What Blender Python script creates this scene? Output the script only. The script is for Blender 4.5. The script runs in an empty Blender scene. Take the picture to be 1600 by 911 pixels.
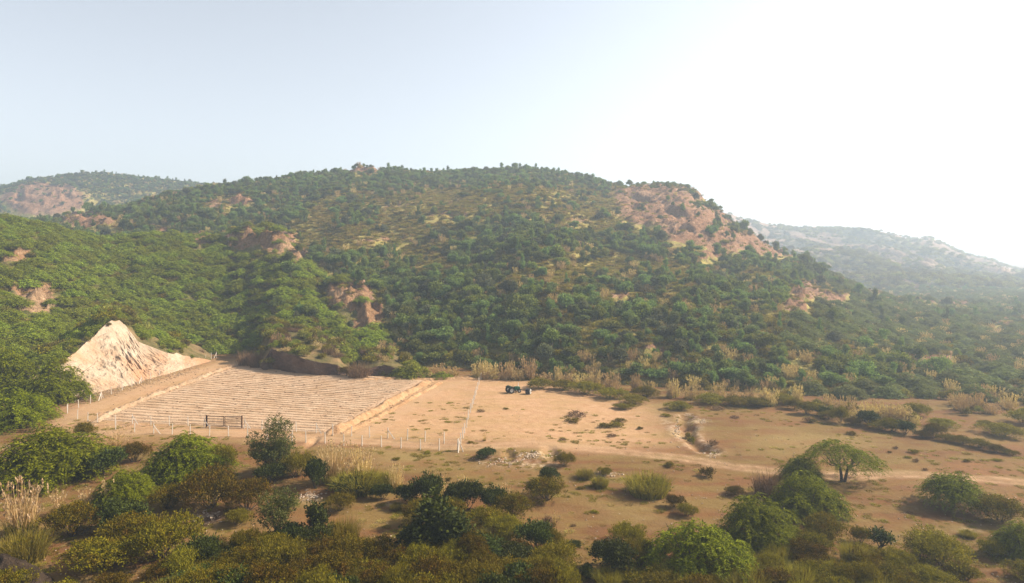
import bpy, math, random
import numpy as np
from mathutils import Vector

SC = bpy.context.scene
COL = SC.collection
R = math.radians

# ------------------------------------------------------------------ camera, sky, sun, exposure
W, HGT = 1600.0, 911.0
CAM_H = 30.0            # drone height above the valley floor
F = 1600 * 24 / 36.0    # focal length in photo pixels
HOR = 395.0             # photo row of the horizon
cam_d = bpy.data.cameras.new('camera')
cam_d.sensor_width = 36.0
cam_d.lens = 24.0
cam_d.shift_y = -(HGT / 2 - HOR) / W
cam_d.clip_end = 12000
cam_d.clip_start = 0.5
cam = bpy.data.objects.new('camera', cam_d)
cam.location = (0, 0, CAM_H)
cam.rotation_euler = (R(90), 0, 0)
COL.objects.link(cam)
SC.camera = cam

SUN_AZ, SUN_EL = R(76), R(36)      # azimuth from +Y (view direction) towards +X
to_sun = Vector((math.sin(SUN_AZ) * math.cos(SUN_EL), math.cos(SUN_AZ) * math.cos(SUN_EL), math.sin(SUN_EL)))
world = bpy.data.worlds.new('World')
SC.world = world
world.use_nodes = True
wn = world.node_tree
bg = wn.nodes['Background']
sky = wn.nodes.new('ShaderNodeTexSky')
sky.sky_type = 'NISHITA'
sky.sun_disc = False
sky.sun_elevation = SUN_EL
sky.sun_rotation = SUN_AZ
sky.air_density = 1.0
sky.dust_density = 1.3
sky.ozone_density = 1.0
hsv = wn.nodes.new('ShaderNodeHueSaturation'); hsv.inputs['Saturation'].default_value = 0.36      # milky winter sky
wn.links.new(sky.outputs[0], hsv.inputs['Color']); wn.links.new(hsv.outputs[0], bg.inputs[0])
bg.inputs[1].default_value = 0.081
sun_d = bpy.data.lights.new('sun', 'SUN')
sun_d.energy = 4.9
sun_d.angle = R(0.6)
sun_d.color = (1.0, 0.90, 0.74)
sun = bpy.data.objects.new('sun', sun_d)
sun.rotation_euler = to_sun.to_track_quat('Z', 'Y').to_euler()
sun.location = (200, 100, 300)
COL.objects.link(sun)
SC.view_settings.view_transform = 'Standard'
SC.view_settings.look = 'None'
SC.view_settings.exposure = 1.36
SC.view_settings.gamma = 1.0
SC.cycles.max_bounces = 5
SC.cycles.diffuse_bounces = 2
SC.cycles.transmission_bounces = 2
SC.cycles.volume_bounces = 0
HAZE_DENSITY = 0.0005

# ------------------------------------------------------------------ helpers
def tag(o, label=None, cat=None, group=None, kind=None):
    if label: o['label'] = label
    if cat: o['category'] = cat
    if group: o['group'] = group
    if kind: o['kind'] = kind
    return o

_perm = np.random.RandomState(5).permutation(4096)
_rv = np.random.RandomState(6).rand(4096)
def vnoise(x, y, seed=0):
    x = np.asarray(x, float); y = np.asarray(y, float)
    xi = np.floor(x).astype(np.int64); yi = np.floor(y).astype(np.int64)
    fx = x - xi; fy = y - yi
    fx = fx * fx * fx * (fx * (fx * 6 - 15) + 10); fy = fy * fy * fy * (fy * (fy * 6 - 15) + 10)
    def h(a, b): return _rv[_perm[(_perm[(a + seed * 37) & 4095] + b) & 4095]]
    a = h(xi, yi); b = h(xi + 1, yi); c = h(xi, yi + 1); d = h(xi + 1, yi + 1)
    return (a + (b - a) * fx) * (1 - fy) + (c + (d - c) * fx) * fy      # 0..1
def fbm(x, y, oct=4, seed=0, gain=0.5):
    s = 0; a = 1.0; t = 0
    for i in range(oct):
        s = s + a * (vnoise(x, y, seed + i) - 0.5); t += a; a *= gain
        x = np.asarray(x) * 2.03 + 13.7; y = np.asarray(y) * 2.03 + 7.1
    return s / t * 2      # about -1..1
def ridged(x, y, oct=3, seed=0):
    s = 0; a = 1.0; t = 0
    for i in range(oct):
        s = s + a * (1 - np.abs(vnoise(x, y, seed + i) * 2 - 1)); t += a; a *= 0.5
        x = np.asarray(x) * 2.1 + 3.3; y = np.asarray(y) * 2.1 + 9.2
    return s / t
def sstep(a, b, x):
    t = np.clip((np.asarray(x, float) - a) / (b - a), 0, 1)
    return t * t * (3 - 2 * t)
def curve(pts, smooth=25):
    xs = np.array([p[0] for p in pts], float); ys = np.array([p[1] for p in pts], float)
    g = np.arange(-1400, 3001, 5.0)
    v = np.interp(g, xs, ys)
    k = max(1, int(smooth / 5)); ker = np.ones(2 * k + 1) / (2 * k + 1)
    vp = np.convolve(np.pad(v, k, mode='edge'), ker, mode='valid')
    return lambda c: np.interp(c, g, vp)

def mesh_np(name, verts, faces, mats=(), mat_idx=None, smooth=False, attrs=None):
    """faces: (N,4) or (N,3) index array, or a list of such arrays"""
    me = bpy.data.meshes.new(name)
    fl = faces if isinstance(faces, list) else [faces]
    fl = [np.asarray(f, np.int32) for f in fl if len(f)]
    nl = sum(f.size for f in fl); nf = sum(len(f) for f in fl)
    verts = np.asarray(verts, np.float32)
    me.vertices.add(len(verts)); me.vertices.foreach_set('co', verts.ravel())
    me.loops.add(nl); me.loops.foreach_set('vertex_index', np.concatenate([f.ravel() for f in fl]))
    tot = np.concatenate([np.full(len(f), f.shape[1], np.int32) for f in fl])
    st = np.concatenate([[0], np.cumsum(tot)[:-1]]).astype(np.int32)
    me.polygons.add(nf)
    me.polygons.foreach_set('loop_start', st)
    try: me.polygons.foreach_set('loop_total', tot)
    except Exception: pass
    if mat_idx is not None: me.polygons.foreach_set('material_index', np.asarray(mat_idx, np.int32))
    me.polygons.foreach_set('use_smooth', np.full(nf, bool(smooth)))
    for m in mats: me.materials.append(m)
    if attrs:
        for k, v in attrs.items():
            a = me.attributes.new(k, 'FLOAT', 'POINT'); a.data.foreach_set('value', np.asarray(v, np.float32).ravel())
    me.update(calc_edges=True); me.validate()
    return me
def link(name, me, parent=None, loc=None):
    o = bpy.data.objects.new(name, me); COL.objects.link(o)
    if parent is not None: o.parent = parent
    if loc is not None: o.location = loc
    return o
def empty(name, loc=(0, 0, 0), rz=0):
    o = bpy.data.objects.new(name, None); o.empty_display_size = 0.5
    o.location = loc; o.rotation_euler = (0, 0, rz); COL.objects.link(o); return o

class MB:
    """collects boxes, tubes and lathes into one mesh"""
    def __init__(s): s.v = []; s.q = []; s.t = []; s.n = 0
    def add(s, v, q=(), t=()):
        v = np.asarray(v, float).reshape(-1, 3)
        if len(q): s.q.append(np.asarray(q, int) + s.n)
        if len(t): s.t.append(np.asarray(t, int) + s.n)
        s.v.append(v); s.n += len(v)
    def box(s, c, d, rz=0, ry=0):
        x, y, z = [k / 2 for k in d]
        v = np.array([[-x,-y,-z],[x,-y,-z],[x,y,-z],[-x,y,-z],[-x,-y,z],[x,-y,z],[x,y,z],[-x,y,z]])
        if ry:
            a, b = math.cos(ry), math.sin(ry); v = np.c_[v[:,0]*a+v[:,2]*b, v[:,1], -v[:,0]*b+v[:,2]*a]
        a, b = math.cos(rz), math.sin(rz)
        v = np.c_[v[:,0]*a-v[:,1]*b, v[:,0]*b+v[:,1]*a, v[:,2]] + np.array(c)
        s.add(v, [[0,3,2,1],[4,5,6,7],[0,1,5,4],[1,2,6,5],[2,3,7,6],[3,0,4,7]])
    def tube(s, pts, rad, sides=6, cap=True):
        pts = np.asarray(pts, float); n = len(pts)
        rad = np.full(n, rad) if np.isscalar(rad) else np.asarray(rad, float)
        tg = np.gradient(pts, axis=0); tg /= np.linalg.norm(tg, axis=1)[:, None] + 1e-9
        up = np.where(np.abs(tg[:, 2:3]) > 0.9, np.array([[1., 0, 0]]), np.array([[0, 0, 1.]]))
        a = np.cross(tg, up); a /= np.linalg.norm(a, axis=1)[:, None] + 1e-9
        b = np.cross(tg, a)
        an = np.arange(sides) * 2 * math.pi / sides
        v = pts[:, None] + rad[:, None, None] * (a[:, None] * np.cos(an)[None, :, None] + b[:, None] * np.sin(an)[None, :, None])
        i = np.arange(n - 1)[:, None] * sides; k = np.arange(sides)[None]; k2 = (k + 1) % sides
        q = np.stack([i + k, i + k2, i + sides + k2, i + sides + k], -1).reshape(-1, 4)
        vv = v.reshape(-1, 3); t = []
        if cap:
            vv = np.vstack([vv, pts[0], pts[-1]]); m = n * sides
            for j in range(sides):
                t.append([m, (j + 1) % sides, j]); t.append([m + 1, (n - 1) * sides + j, (n - 1) * sides + (j + 1) % sides])
        s.add(vv, q, t)
    def lathe(s, prof, axis='x', sides=20, c=(0, 0, 0)):
        prof = np.asarray(prof, float); n = len(prof); an = np.arange(sides) * 2 * math.pi / sides
        h = np.repeat(prof[:, 0:1], sides, 1); r = prof[:, 1:2]
        A, B = r * np.cos(an)[None], r * np.sin(an)[None]
        v = np.stack([h, A, B] if axis == 'x' else ([A, h, B] if axis == 'y' else [A, B, h]), -1).reshape(-1, 3) + np.array(c)
        i = np.arange(n - 1)[:, None] * sides; k = np.arange(sides)[None]; k2 = (k + 1) % sides
        s.add(v, np.stack([i + k, i + k2, i + sides + k2, i + sides + k], -1).reshape(-1, 4))
    def mesh(s, name, mat, smooth=False):
        fs = []
        if s.q: fs.append(np.vstack(s.q))
        if s.t: fs.append(np.vstack(s.t))
        return mesh_np(name, np.vstack(s.v), fs, [mat], smooth=smooth)
    def build(s, name, mat, parent=None, smooth=False):
        return link(name, s.mesh(name, mat, smooth), parent)

# ------------------------------------------------------------------ materials
class NT:
    def __init__(s, name):
        s.m = bpy.data.materials.new(name); s.m.use_nodes = True; s.t = s.m.node_tree
        s.b = s.t.nodes['Principled BSDF']; s.out = s.t.nodes['Material Output']
        s.b.inputs['Roughness'].default_value = 0.9
        s.b.inputs['Specular IOR Level'].default_value = 0.04
    def n(s, ty, **kw):
        x = s.t.nodes.new(ty)
        for k, v in kw.items(): setattr(x, k, v)
        return x
    def l(s, a, b): s.t.links.new(a, b)
    def coords(s):
        return s.n('ShaderNodeNewGeometry').outputs['Position']
    def noise(s, scale, detail=4, rough=0.55, vec=None, stretch=None):
        x = s.n('ShaderNodeTexNoise'); x.inputs['Scale'].default_value = scale
        x.inputs['Detail'].default_value = detail; x.inputs['Roughness'].default_value = rough
        v = vec or s.coords()
        if stretch:
            mp = s.n('ShaderNodeMapping'); mp.inputs['Scale'].default_value = stretch; s.l(v, mp.inputs[0]); v = mp.outputs[0]
        s.l(v, x.inputs['Vector']); return x.outputs['Fac']
    def ramp(s, fac, stops, interp='LINEAR'):
        r = s.n('ShaderNodeValToRGB'); r.color_ramp.interpolation = interp
        e = r.color_ramp.elements
        while len(e) < len(stops): e.new(0.5)
        for k, (p, c) in enumerate(stops):
            e[k].position = p; e[k].color = (c if len(c) == 4 else (*c, 1)) if not np.isscalar(c) else (c, c, c, 1)
        s.l(fac, r.inputs[0]); return r.outputs[0]
    def mix(s, fac, a, b, mode='MIX'):
        x = s.n('ShaderNodeMix', data_type='RGBA', blend_type=mode)
        for sock, v in ((x.inputs[0], fac), (x.inputs[6], a), (x.inputs[7], b)):
            if hasattr(v, 'is_linked') or hasattr(v, 'links'): s.l(v, sock)
            elif np.isscalar(v): sock.default_value = v
            else: sock.default_value = (*v, 1) if len(v) == 3 else v
        return x.outputs[2]
    def math(s, op, a, b=0.0, clamp=False):
        x = s.n('ShaderNodeMath', operation=op, use_clamp=clamp)
        for sock, v in ((x.inputs[0], a), (x.inputs[1], b)):
            if np.isscalar(v): sock.default_value = v
            else: s.l(v, sock)
        return x.outputs[0]
    def attr(s, name):
        x = s.n('ShaderNodeAttribute', attribute_name=name); return x.outputs['Fac']
    def bump(s, fac, dist, strength=1.0):
        x = s.n('ShaderNodeBump'); x.inputs['Distance'].default_value = dist; x.inputs['Strength'].default_value = strength
        s.l(fac, x.inputs['Height']); s.l(x.outputs[0], s.b.inputs['Normal'])
    def col(s, c):
        if np.isscalar(c) or isinstance(c, tuple): s.b.inputs['Base Color'].default_value = (*c, 1)
        else: s.l(c, s.b.inputs['Base Color'])
        return s.m

def ground_material(name):
    """dry soil; point attributes say what lies on it: pale (lighter soil on the field and the flat around it), track (wheel-worn), grass (dry turf), white (salt crust)"""
    m = NT(name)
    n1 = m.noise(0.05, 5, 0.6); n2 = m.noise(0.6, 6, 0.65); n3 = m.noise(5.0, 5, 0.7); n4 = m.noise(0.17, 4, 0.6, stretch=(0.5, 1.4, 1))
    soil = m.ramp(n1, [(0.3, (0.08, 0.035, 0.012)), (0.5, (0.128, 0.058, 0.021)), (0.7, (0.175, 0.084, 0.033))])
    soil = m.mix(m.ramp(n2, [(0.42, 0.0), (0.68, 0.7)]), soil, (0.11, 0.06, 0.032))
    turf = m.mix(n2, (0.10, 0.07, 0.02), (0.18, 0.12, 0.042))
    c = m.mix(m.math('MULTIPLY', m.ramp(n4, [(0.40, 0.0), (0.60, 1.0)]), 0.75), soil, turf)
    c = m.mix(m.attr('grass'), c, m.mix(n2, (0.17, 0.125, 0.045), (0.25, 0.18, 0.075)))
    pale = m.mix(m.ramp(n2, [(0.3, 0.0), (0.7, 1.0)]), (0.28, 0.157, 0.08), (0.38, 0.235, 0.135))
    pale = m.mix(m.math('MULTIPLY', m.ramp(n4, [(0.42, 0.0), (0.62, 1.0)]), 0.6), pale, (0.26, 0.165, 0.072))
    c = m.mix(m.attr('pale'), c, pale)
    tr = m.mix(n2, (0.37, 0.24, 0.145), (0.29, 0.18, 0.10))
    tk = m.math('MULTIPLY', m.attr('track'), m.ramp(m.noise(0.5, 5, 0.7), [(0.32, 0.15), (0.64, 0.9)]))
    c = m.mix(tk, c, tr)
    wt = m.math('MULTIPLY', m.attr('white'), m.ramp(m.noise(0.9, 6, 0.75), [(0.45, 0.0), (0.66, 0.75)]))
    c = m.mix(wt, c, (0.50, 0.38, 0.27))
    c = m.mix(0.5, c, m.ramp(n3, [(0.25, 0.25), (0.75, 0.8)]), 'OVERLAY')
    m.bump(m.math('ADD', m.math('MULTIPLY', n3, 0.4), n2), 0.22, 0.7)
    return m.col(c)
def hill_material(name, grass=((0.075, 0.075, 0.022), (0.19, 0.155, 0.055)), soil=((0.22, 0.105, 0.052), (0.35, 0.19, 0.11)), pale=(0.40, 0.27, 0.18)):
    m = NT(name)
    n1 = m.noise(0.04, 5, 0.65); n2 = m.noise(0.3, 6, 0.7); n3 = m.noise(1.3, 5, 0.7); n4 = m.noise(0.10, 5, 0.65)
    g = m.mix(m.ramp(n4, [(0.35, 0.0), (0.65, 1.0)]), grass[0], grass[1])
    g = m.mix(m.ramp(n2, [(0.5, 0.0), (0.7, 0.8)]), g, (0.24, 0.165, 0.08))
    s = m.mix(m.ramp(n2, [(0.35, 0.0), (0.7, 1.0)]), soil[0], soil[1])
    s = m.mix(m.ramp(n1, [(0.5, 0.0), (0.72, 0.8)]), s, pale)
    s = m.mix(m.ramp(n3, [(0.50, 0.0), (0.64, 0.7)]), s, (0.13, 0.09, 0.045))
    cr = m.ramp(m.noise(0.55, 7, 0.62, stretch=(1.3, 0.6, 0.35)), [(0.40, 0.0), (0.47, 1.0), (0.50, 1.0), (0.57, 0.0)])      # dark lines painted in as the shade of crevices
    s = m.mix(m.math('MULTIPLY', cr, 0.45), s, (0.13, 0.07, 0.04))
    s = m.mix(m.ramp(m.noise(0.9, 6, 0.7, stretch=(1.3, 0.6, 0.35)), [(0.56, 0.0), (0.70, 0.8)]), s, tuple(min(1, v * 1.25) for v in pale))
    b = m.math('ADD', m.attr('bare'), m.math('MULTIPLY', m.math('SUBTRACT', n2, 0.5), 0.9))
    f = m.ramp(b, [(0.40, 0.0), (0.60, 1.0)])
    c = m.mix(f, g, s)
    m.bump(m.math('ADD', m.math('MULTIPLY', n3, 0.5), n2), 2.0, 1.0)
    return m.col(c)
def plain(name, a, b, scale=3.0, rough=0.9, bump=0.0, metal=0.0):
    m = NT(name); n = m.noise(scale, 5, 0.65)
    m.b.inputs['Roughness'].default_value = rough; m.b.inputs['Metallic'].default_value = metal
    if bump: m.bump(n, bump, 0.8)
    return m.col(m.mix(m.ramp(n, [(0.35, 0.0), (0.65, 1.0)]), a, b))
def leaf_material(name, a, b, trans=0.35, tint=0.35, dry=None, rough=0.7, spec=0.04):
    """each leaf its own shade between a and b, each plant a little different; thin leaves pass some light"""
    m = NT(name)
    geo = m.n('ShaderNodeNewGeometry'); oi = m.n('ShaderNodeObjectInfo')
    c = m.mix(geo.outputs['Random Per Island'], a, b)
    big = m.noise(0.9, 3, 0.6)
    if dry is not None: c = m.mix(m.ramp(big, [(0.5, 0.0), (0.72, 0.85)]), c, dry)
    hs = m.n('ShaderNodeHueSaturation')
    m.l(m.math('ADD', m.math('MULTIPLY', oi.outputs['Random'], 0.05 * tint / 0.35), 0.475 + 0.025 * (1 - tint / 0.35)), hs.inputs['Hue'])
    m.l(m.math('ADD', m.math('MULTIPLY', oi.outputs['Random'], 2 * tint), 1 - tint), hs.inputs['Value'])
    m.l(c, hs.inputs['Color']); c = hs.outputs[0]
    m.b.inputs['Roughness'].default_value = rough; m.b.inputs['Specular IOR Level'].default_value = min(spec, 0.06)
    m.col(c)
    if trans:
        tr = m.n('ShaderNodeBsdfTranslucent'); m.l(m.mix(1.0, c, (1.0, 0.95, 0.55), 'MULTIPLY'), tr.inputs[0])
        mx = m.n('ShaderNodeMixShader'); mx.inputs[0].default_value = trans
        m.l(m.b.outputs[0], mx.inputs[1]); m.l(tr.outputs[0], mx.inputs[2]); m.l(mx.outputs[0], m.out.inputs[0])
    return m.m

def pix(c, y, Y):            # photo pixel + distance -> world point
    return np.array([(c - 800) / F * Y, Y, CAM_H - (y - HOR) / F * Y])
# ------------------------------------------------------------------ the lie of the land
def gz(x, y):                # valley floor
    x = np.asarray(x, float); y = np.asarray(y, float)
    z = 0.35 * fbm(x / 60, y / 60, 3, 1) + 0.10 * fbm(x / 9, y / 9, 3, 2)
    far = sstep(230, 420, np.hypot(x, y))
    return z - 1.5 * far
def ell(c, y, cx, cy, rx, ry, soft=0.5):
    d = np.hypot((c - cx) / (rx * 1.12), (y - cy) / (ry * 1.12))
    return 1 - sstep(1 - soft, 1 + soft * 0.6, d)
def segd(x, y, pts):         # distance to a polyline
    best = np.full(np.shape(x), 1e9)
    for (ax, ay), (bx, by) in zip(pts[:-1], pts[1:]):
        dx, dy = bx - ax, by - ay
        t = np.clip(((x - ax) * dx + (y - ay) * dy) / (dx * dx + dy * dy + 1e-9), 0, 1)
        best = np.minimum(best, np.hypot(x - ax - t * dx, y - ay - t * dy))
    return best
def G(c, y):                 # photo pixel on the flat -> x, y
    Y = CAM_H * F / (np.asarray(y, float) - HOR)
    return (np.asarray(c, float) - 800) / F * Y, Y
def Gp(pts): return [tuple(float(v) for v in G(*p)) for p in pts]

# bare eroded patches: centre, radii, strength, heave (m)
BARE = [(1030, 322, 70, 34, 1, 4), (1085, 352, 60, 34, 1, 4), (1150, 380, 62, 17, 1, 3), (1210, 394, 45, 9, .9, 1), (985, 303, 30, 13, .9, 1),
        (70, 312, 66, 27, .95, 5), (140, 345, 44, 12, .9, 3), (376, 314, 21, 10, 1, 3), (565, 266, 20, 5, 1, 1), (345, 318, 30, 8, .6, 1),
        (378, 376, 30, 15, 1, 4), (432, 378, 32, 19, 1, 4), (466, 396, 15, 8, .9, 1), (545, 468, 38, 22, 1, 4), (580, 492, 24, 19, .9, 2),
        (556, 505, 22, 9, .75, 0), (20, 402, 28, 9, .95, 1), (56, 452, 40, 15, .8, 1), (255, 358, 11, 6, 1, 1), (316, 376, 17, 13, .95, 2),
        (55, 475, 40, 16, .7, 0), (1258, 458, 22, 18, .9, 3), (1300, 462, 30, 8, .7, 1), (1400, 452, 70, 9, .7, 1), (1240, 480, 20, 12, .7, 1),
        (1180, 545, 14, 5, .7, 0), (1020, 545, 24, 5, .8, 0), (1310, 545, 20, 8, .8, 1), (1460, 560, 30, 8, .8, 1), (1560, 505, 40, 9, .7, 0),
        (1490, 470, 50, 5, .9, 0), (475, 545, 18, 7, .9, 0), (520, 550, 20, 8, .8, 0), (860, 355, 12, 5, .7, 0), (700, 335, 40, 5, .6, 0),
        (600, 375, 50, 6, .55, 0), (905, 345, 25, 8, .6, 0), (495, 450, 8, 14, .8, 0), (1390, 545, 30, 6, .7, 0), (1550, 570, 50, 6, .6, 0),
        (880, 300, 30, 4, .5, 0), (620, 320, 60, 5, .5, 0), (970, 465, 15, 5, .8, 0), (1115, 400, 30, 8, .7, 1)]
def bare_at(c, y, warp=True):
    if warp:
        c = c + 9 * fbm(np.asarray(c) / 14., np.asarray(y) / 9., 3, 70); y = y + 6 * fbm(np.asarray(c) / 14., np.asarray(y) / 9., 3, 80)
    b = np.zeros(np.shape(c)); hv = np.zeros(np.shape(c))
    for cx, cy, rx, ry, s, h in BARE:
        e = ell(c, y, cx, cy, rx, ry); b = np.maximum(b, s * e); hv = np.maximum(hv, h * e)
    return b, hv

class Hill:
    def __init__(s, foot, ridge_y, ridge_d, back=0.5, amp=2.5, wl=45, power=1.0, seed=0, bare=True, zfoot=-1.5):
        s.f = curve(foot); s.ry = curve(ridge_y, 12); s.rd = curve(ridge_d, 60); s.back = back; s.amp = amp; s.wl = wl; s.p = power; s.seed = seed; s.bare = bare; s.zf = zfoot
    def z0(s, c, Y):
        f, rd = s.f(c), s.rd(c); zr = CAM_H - (s.ry(c) - HOR) * rd / F
        t = (Y - f) / np.maximum(rd - f, 5)
        tt = np.clip(t, -0.3, 1)
        z = s.zf + np.maximum(zr - s.zf, 0.3) * np.where(tt > 0, np.abs(tt) ** s.p, tt)
        over = np.maximum(Y - rd, 0)
        z = z - s.back * over * over / (over + 30)
        x = (c - 800) / F * Y
        w = np.clip((Y - f) / 30, 0, 1) * np.where(t < 1, np.clip((1 - t) * 4, 0.12, 1), 0.5)
        hgt = np.clip((zr - s.zf) / 25, 0, 1)
        z = z + w * hgt * s.amp * (1.2 * fbm(x / s.wl, Y / (s.wl * 1.6), 3, 10 + s.seed) + 0.7 * (ridged(x / (s.wl * 0.8), Y / (s.wl * 1.9), 2, 20 + s.seed) - 0.6))
        z = z + 0.5 * w * fbm(x / 7, Y / 7, 3, 30 + s.seed)
        return z
    def z(s, c, Y, ret=False):
        z = s.z0(c, Y)
        if not s.bare:
            return (z, np.zeros(np.shape(z))) if ret else z
        y = HOR - (z - CAM_H) * F / Y
        b, hv = bare_at(c, y)
        x = (c - 800) / F * Y
        gul = ridged(x / (4.2 + .008 * Y) + 0.3 * Y / 9, Y / 14, 4, 50 + s.seed)
        z = z + hv * 0.6 * sstep(0, 0.6, b) + b * (gul - 0.62) * 7.5 + b * 1.3 * fbm(x / 1.8, Y / 2.2, 3, 55 + s.seed)
        return (z, b) if ret else z

hill_left = Hill(foot=[(-900, 95), (-300, 110), (0, 132), (60, 142), (120, 160), (180, 176), (240, 190), (310, 199), (400, 204), (440, 186), (540, 178), (640, 172), (760, 175)],
                 ridge_y=[(-900, 300), (-300, 318), (0, 346), (60, 355), (120, 368), (170, 376), (210, 368), (250, 364), (310, 374), (350, 374), (390, 368), (430, 372), (470, 404), (500, 434), (540, 452), (580, 474), (610, 510), (640, 560), (680, 620), (760, 700)],
                 ridge_d=[(-900, 260), (0, 262), (170, 278), (250, 292), (350, 292), (410, 286), (470, 268), (540, 240), (600, 218), (640, 208), (760, 208)], amp=3.2, wl=38, seed=0, power=1.0)
hill_main = Hill(foot=[(-600, 230), (300, 215), (500, 190), (560, 184), (650, 178), (750, 174), (850, 162), (950, 154), (1050, 148), (1150, 140), (1250, 132), (1350, 128), (1450, 128), (1550, 136), (1600, 140), (1800, 146), (2300, 150)],
                 ridge_y=[(-600, 380), (-200, 358), (0, 352), (100, 341), (180, 331), (250, 311), (300, 299), (340, 293), (400, 288), (450, 282), (520, 275), (570, 269), (640, 270), (700, 270), (760, 267), (815, 264), (860, 269), (900, 277), (950, 285), (1000, 293), (1050, 295), (1075, 302), (1100, 318), (1130, 347), (1170, 372), (1220, 399), (1280, 427), (1350, 456), (1420, 468), (1500, 474), (1600, 486), (1800, 505), (2300, 560)],
                 ridge_d=[(-600, 480), (0, 440), (300, 450), (500, 470), (800, 490), (1000, 450), (1100, 410), (1250, 370), (1400, 372), (1600, 390), (2300, 400)], amp=6.5, wl=58, seed=3, power=0.93)
hill_back = Hill(foot=[(-900, 560), (2000, 560)],
                 ridge_y=[(-900, 345), (-300, 315), (-100, 303), (0, 293), (60, 281), (130, 274), (200, 275), (250, 281), (300, 286), (360, 290), (450, 330), (600, 420)],
                 ridge_d=[(-900, 820), (2000, 820)], amp=7, wl=95, seed=5)
ridge_far = Hill(foot=[(-200, 640), (1100, 600), (1600, 570), (2400, 560)],
                 ridge_y=[(900, 420), (1000, 380), (1050, 350), (1100, 336), (1135, 330), (1160, 341), (1200, 349), (1250, 355), (1300, 356), (1350, 359), (1400, 367), (1428, 375), (1448, 369), (1480, 384), (1510, 399), (1540, 404), (1570, 416), (1600, 424), (1700, 446), (1900, 470), (2300, 480)],
                 ridge_d=[(900, 1150), (1300, 1180), (1600, 1120), (2400, 1100)], amp=12, wl=110, seed=8, bare=False)
ridge_last = Hill(foot=[(-2000, 2600), (3000, 2600)], ridge_y=[(-1400, 392), (900, 391), (1300, 388), (1480, 383), (1540, 384), (1600, 388), (1800, 391), (2600, 391)],
                  ridge_d=[(-2000, 2950), (3000, 2950)], amp=9, wl=200, seed=9, bare=False, zfoot=-3)

def grid_obj(name, zfun, cs, Ys, mat, attr_fun=None, extra=None):
    C, Yg = np.meshgrid(cs, Ys, indexing='ij')
    X = (C - 800) / F * Yg
    r = zfun(C, Yg)
    Z, b = r if isinstance(r, tuple) else (r, None)
    v = np.stack([X, Yg, Z], -1).reshape(-1, 3)
    n, m = C.shape
    i = np.arange(n - 1)[:, None] * m + np.arange(m - 1)[None]
    q = np.stack([i, i + m, i + m + 1, i + 1], -1).reshape(-1, 4)
    at = {}
    if b is not None: at['bare'] = b
    if attr_fun: at.update(attr_fun(C, Yg, X, Z))
    return link(name, mesh_np(name, v, q, [mat], smooth=True, attrs=at))

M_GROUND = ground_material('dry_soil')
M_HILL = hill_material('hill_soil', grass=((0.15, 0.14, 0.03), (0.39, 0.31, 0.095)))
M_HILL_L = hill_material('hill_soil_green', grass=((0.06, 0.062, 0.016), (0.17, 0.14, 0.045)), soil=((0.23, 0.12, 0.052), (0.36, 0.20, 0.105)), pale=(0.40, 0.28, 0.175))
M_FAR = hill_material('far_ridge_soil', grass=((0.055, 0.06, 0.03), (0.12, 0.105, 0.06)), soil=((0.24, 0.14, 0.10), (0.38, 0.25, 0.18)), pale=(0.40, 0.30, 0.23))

# --- things drawn on the valley floor, in metres
FIELD = Gp([(150, 656), (372, 572), (662, 594), (512, 676)])       # ploughed field corners: front-left, back-left, back-right, front-right
TRACK_MAIN = Gp([(-60, 712), (60, 690), (150, 676), (260, 674), (380, 678), (450, 683), (520, 687), (620, 693), (700, 699), (760, 699), (830, 695), (900, 700), (980, 708), (1060, 716), (1150, 730), (1250, 741), (1330, 743), (1420, 741), (1500, 745), (1600, 752), (1750, 766)])
TRACK_SIDE = Gp([(90, 662), (160, 630), (240, 602), (310, 581), (350, 569), (380, 566)])
TRACK_UP = Gp([(560, 686), (600, 660), (650, 628), (690, 605), (720, 596)])
GULLY = Gp([(1072, 652), (1068, 660), (1074, 670), (1072, 680), (1079, 690), (1086, 695), (1106, 706)])
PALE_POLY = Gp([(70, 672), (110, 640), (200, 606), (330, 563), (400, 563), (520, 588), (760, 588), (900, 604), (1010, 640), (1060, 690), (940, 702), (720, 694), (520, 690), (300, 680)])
def inpoly(x, y, poly):
    ins = np.zeros(np.shape(x), bool); n = len(poly)
    for i in range(n):
        x1, y1 = poly[i]; x2, y2 = poly[(i + 1) % n]
        ins ^= ((y1 > y) != (y2 > y)) & (x < (x2 - x1) * (y - y1) / (y2 - y1 + 1e-12) + x1)
    return ins
def inpoly_soft(x, y, poly, w):
    d = segd(x, y, poly + [poly[0]]); ins = inpoly(x, y, poly)
    return sstep(-w, w, np.where(ins, d, -d))
def ground_z(c, Y):
    x = (c - 800) / F * Y
    z = gz(x, Y)
    wob = 0.8 * fbm(x / 4, Y / 4, 2, 91)
    d = segd(x, Y, GULLY) + wob
    z = z - 0.75 * np.exp(-(d / 1.1) ** 2) * (.6 + .6 * vnoise(x / 3, Y / 3, 93)) + 0.12 * np.exp(-((d - 2.2) / .9) ** 2)
    for (pc, py, rx, ry, dep) in ((860, 709, 9, 3, .7), (795, 712, 7, 3.0, .6), (830, 716, 16, 4, .25), (330, 806, 9, 5, .35), (430, 690, 6, 3, .5), (487, 691, 5, 2.2, .5)):
        gx, gy = G(pc, py)
        z = z - dep * np.exp(-(((x - gx) / (rx / F * gy * 1.4)) ** 2 + ((Y - gy) / 3.0) ** 2) ** 2)
    return z
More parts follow.
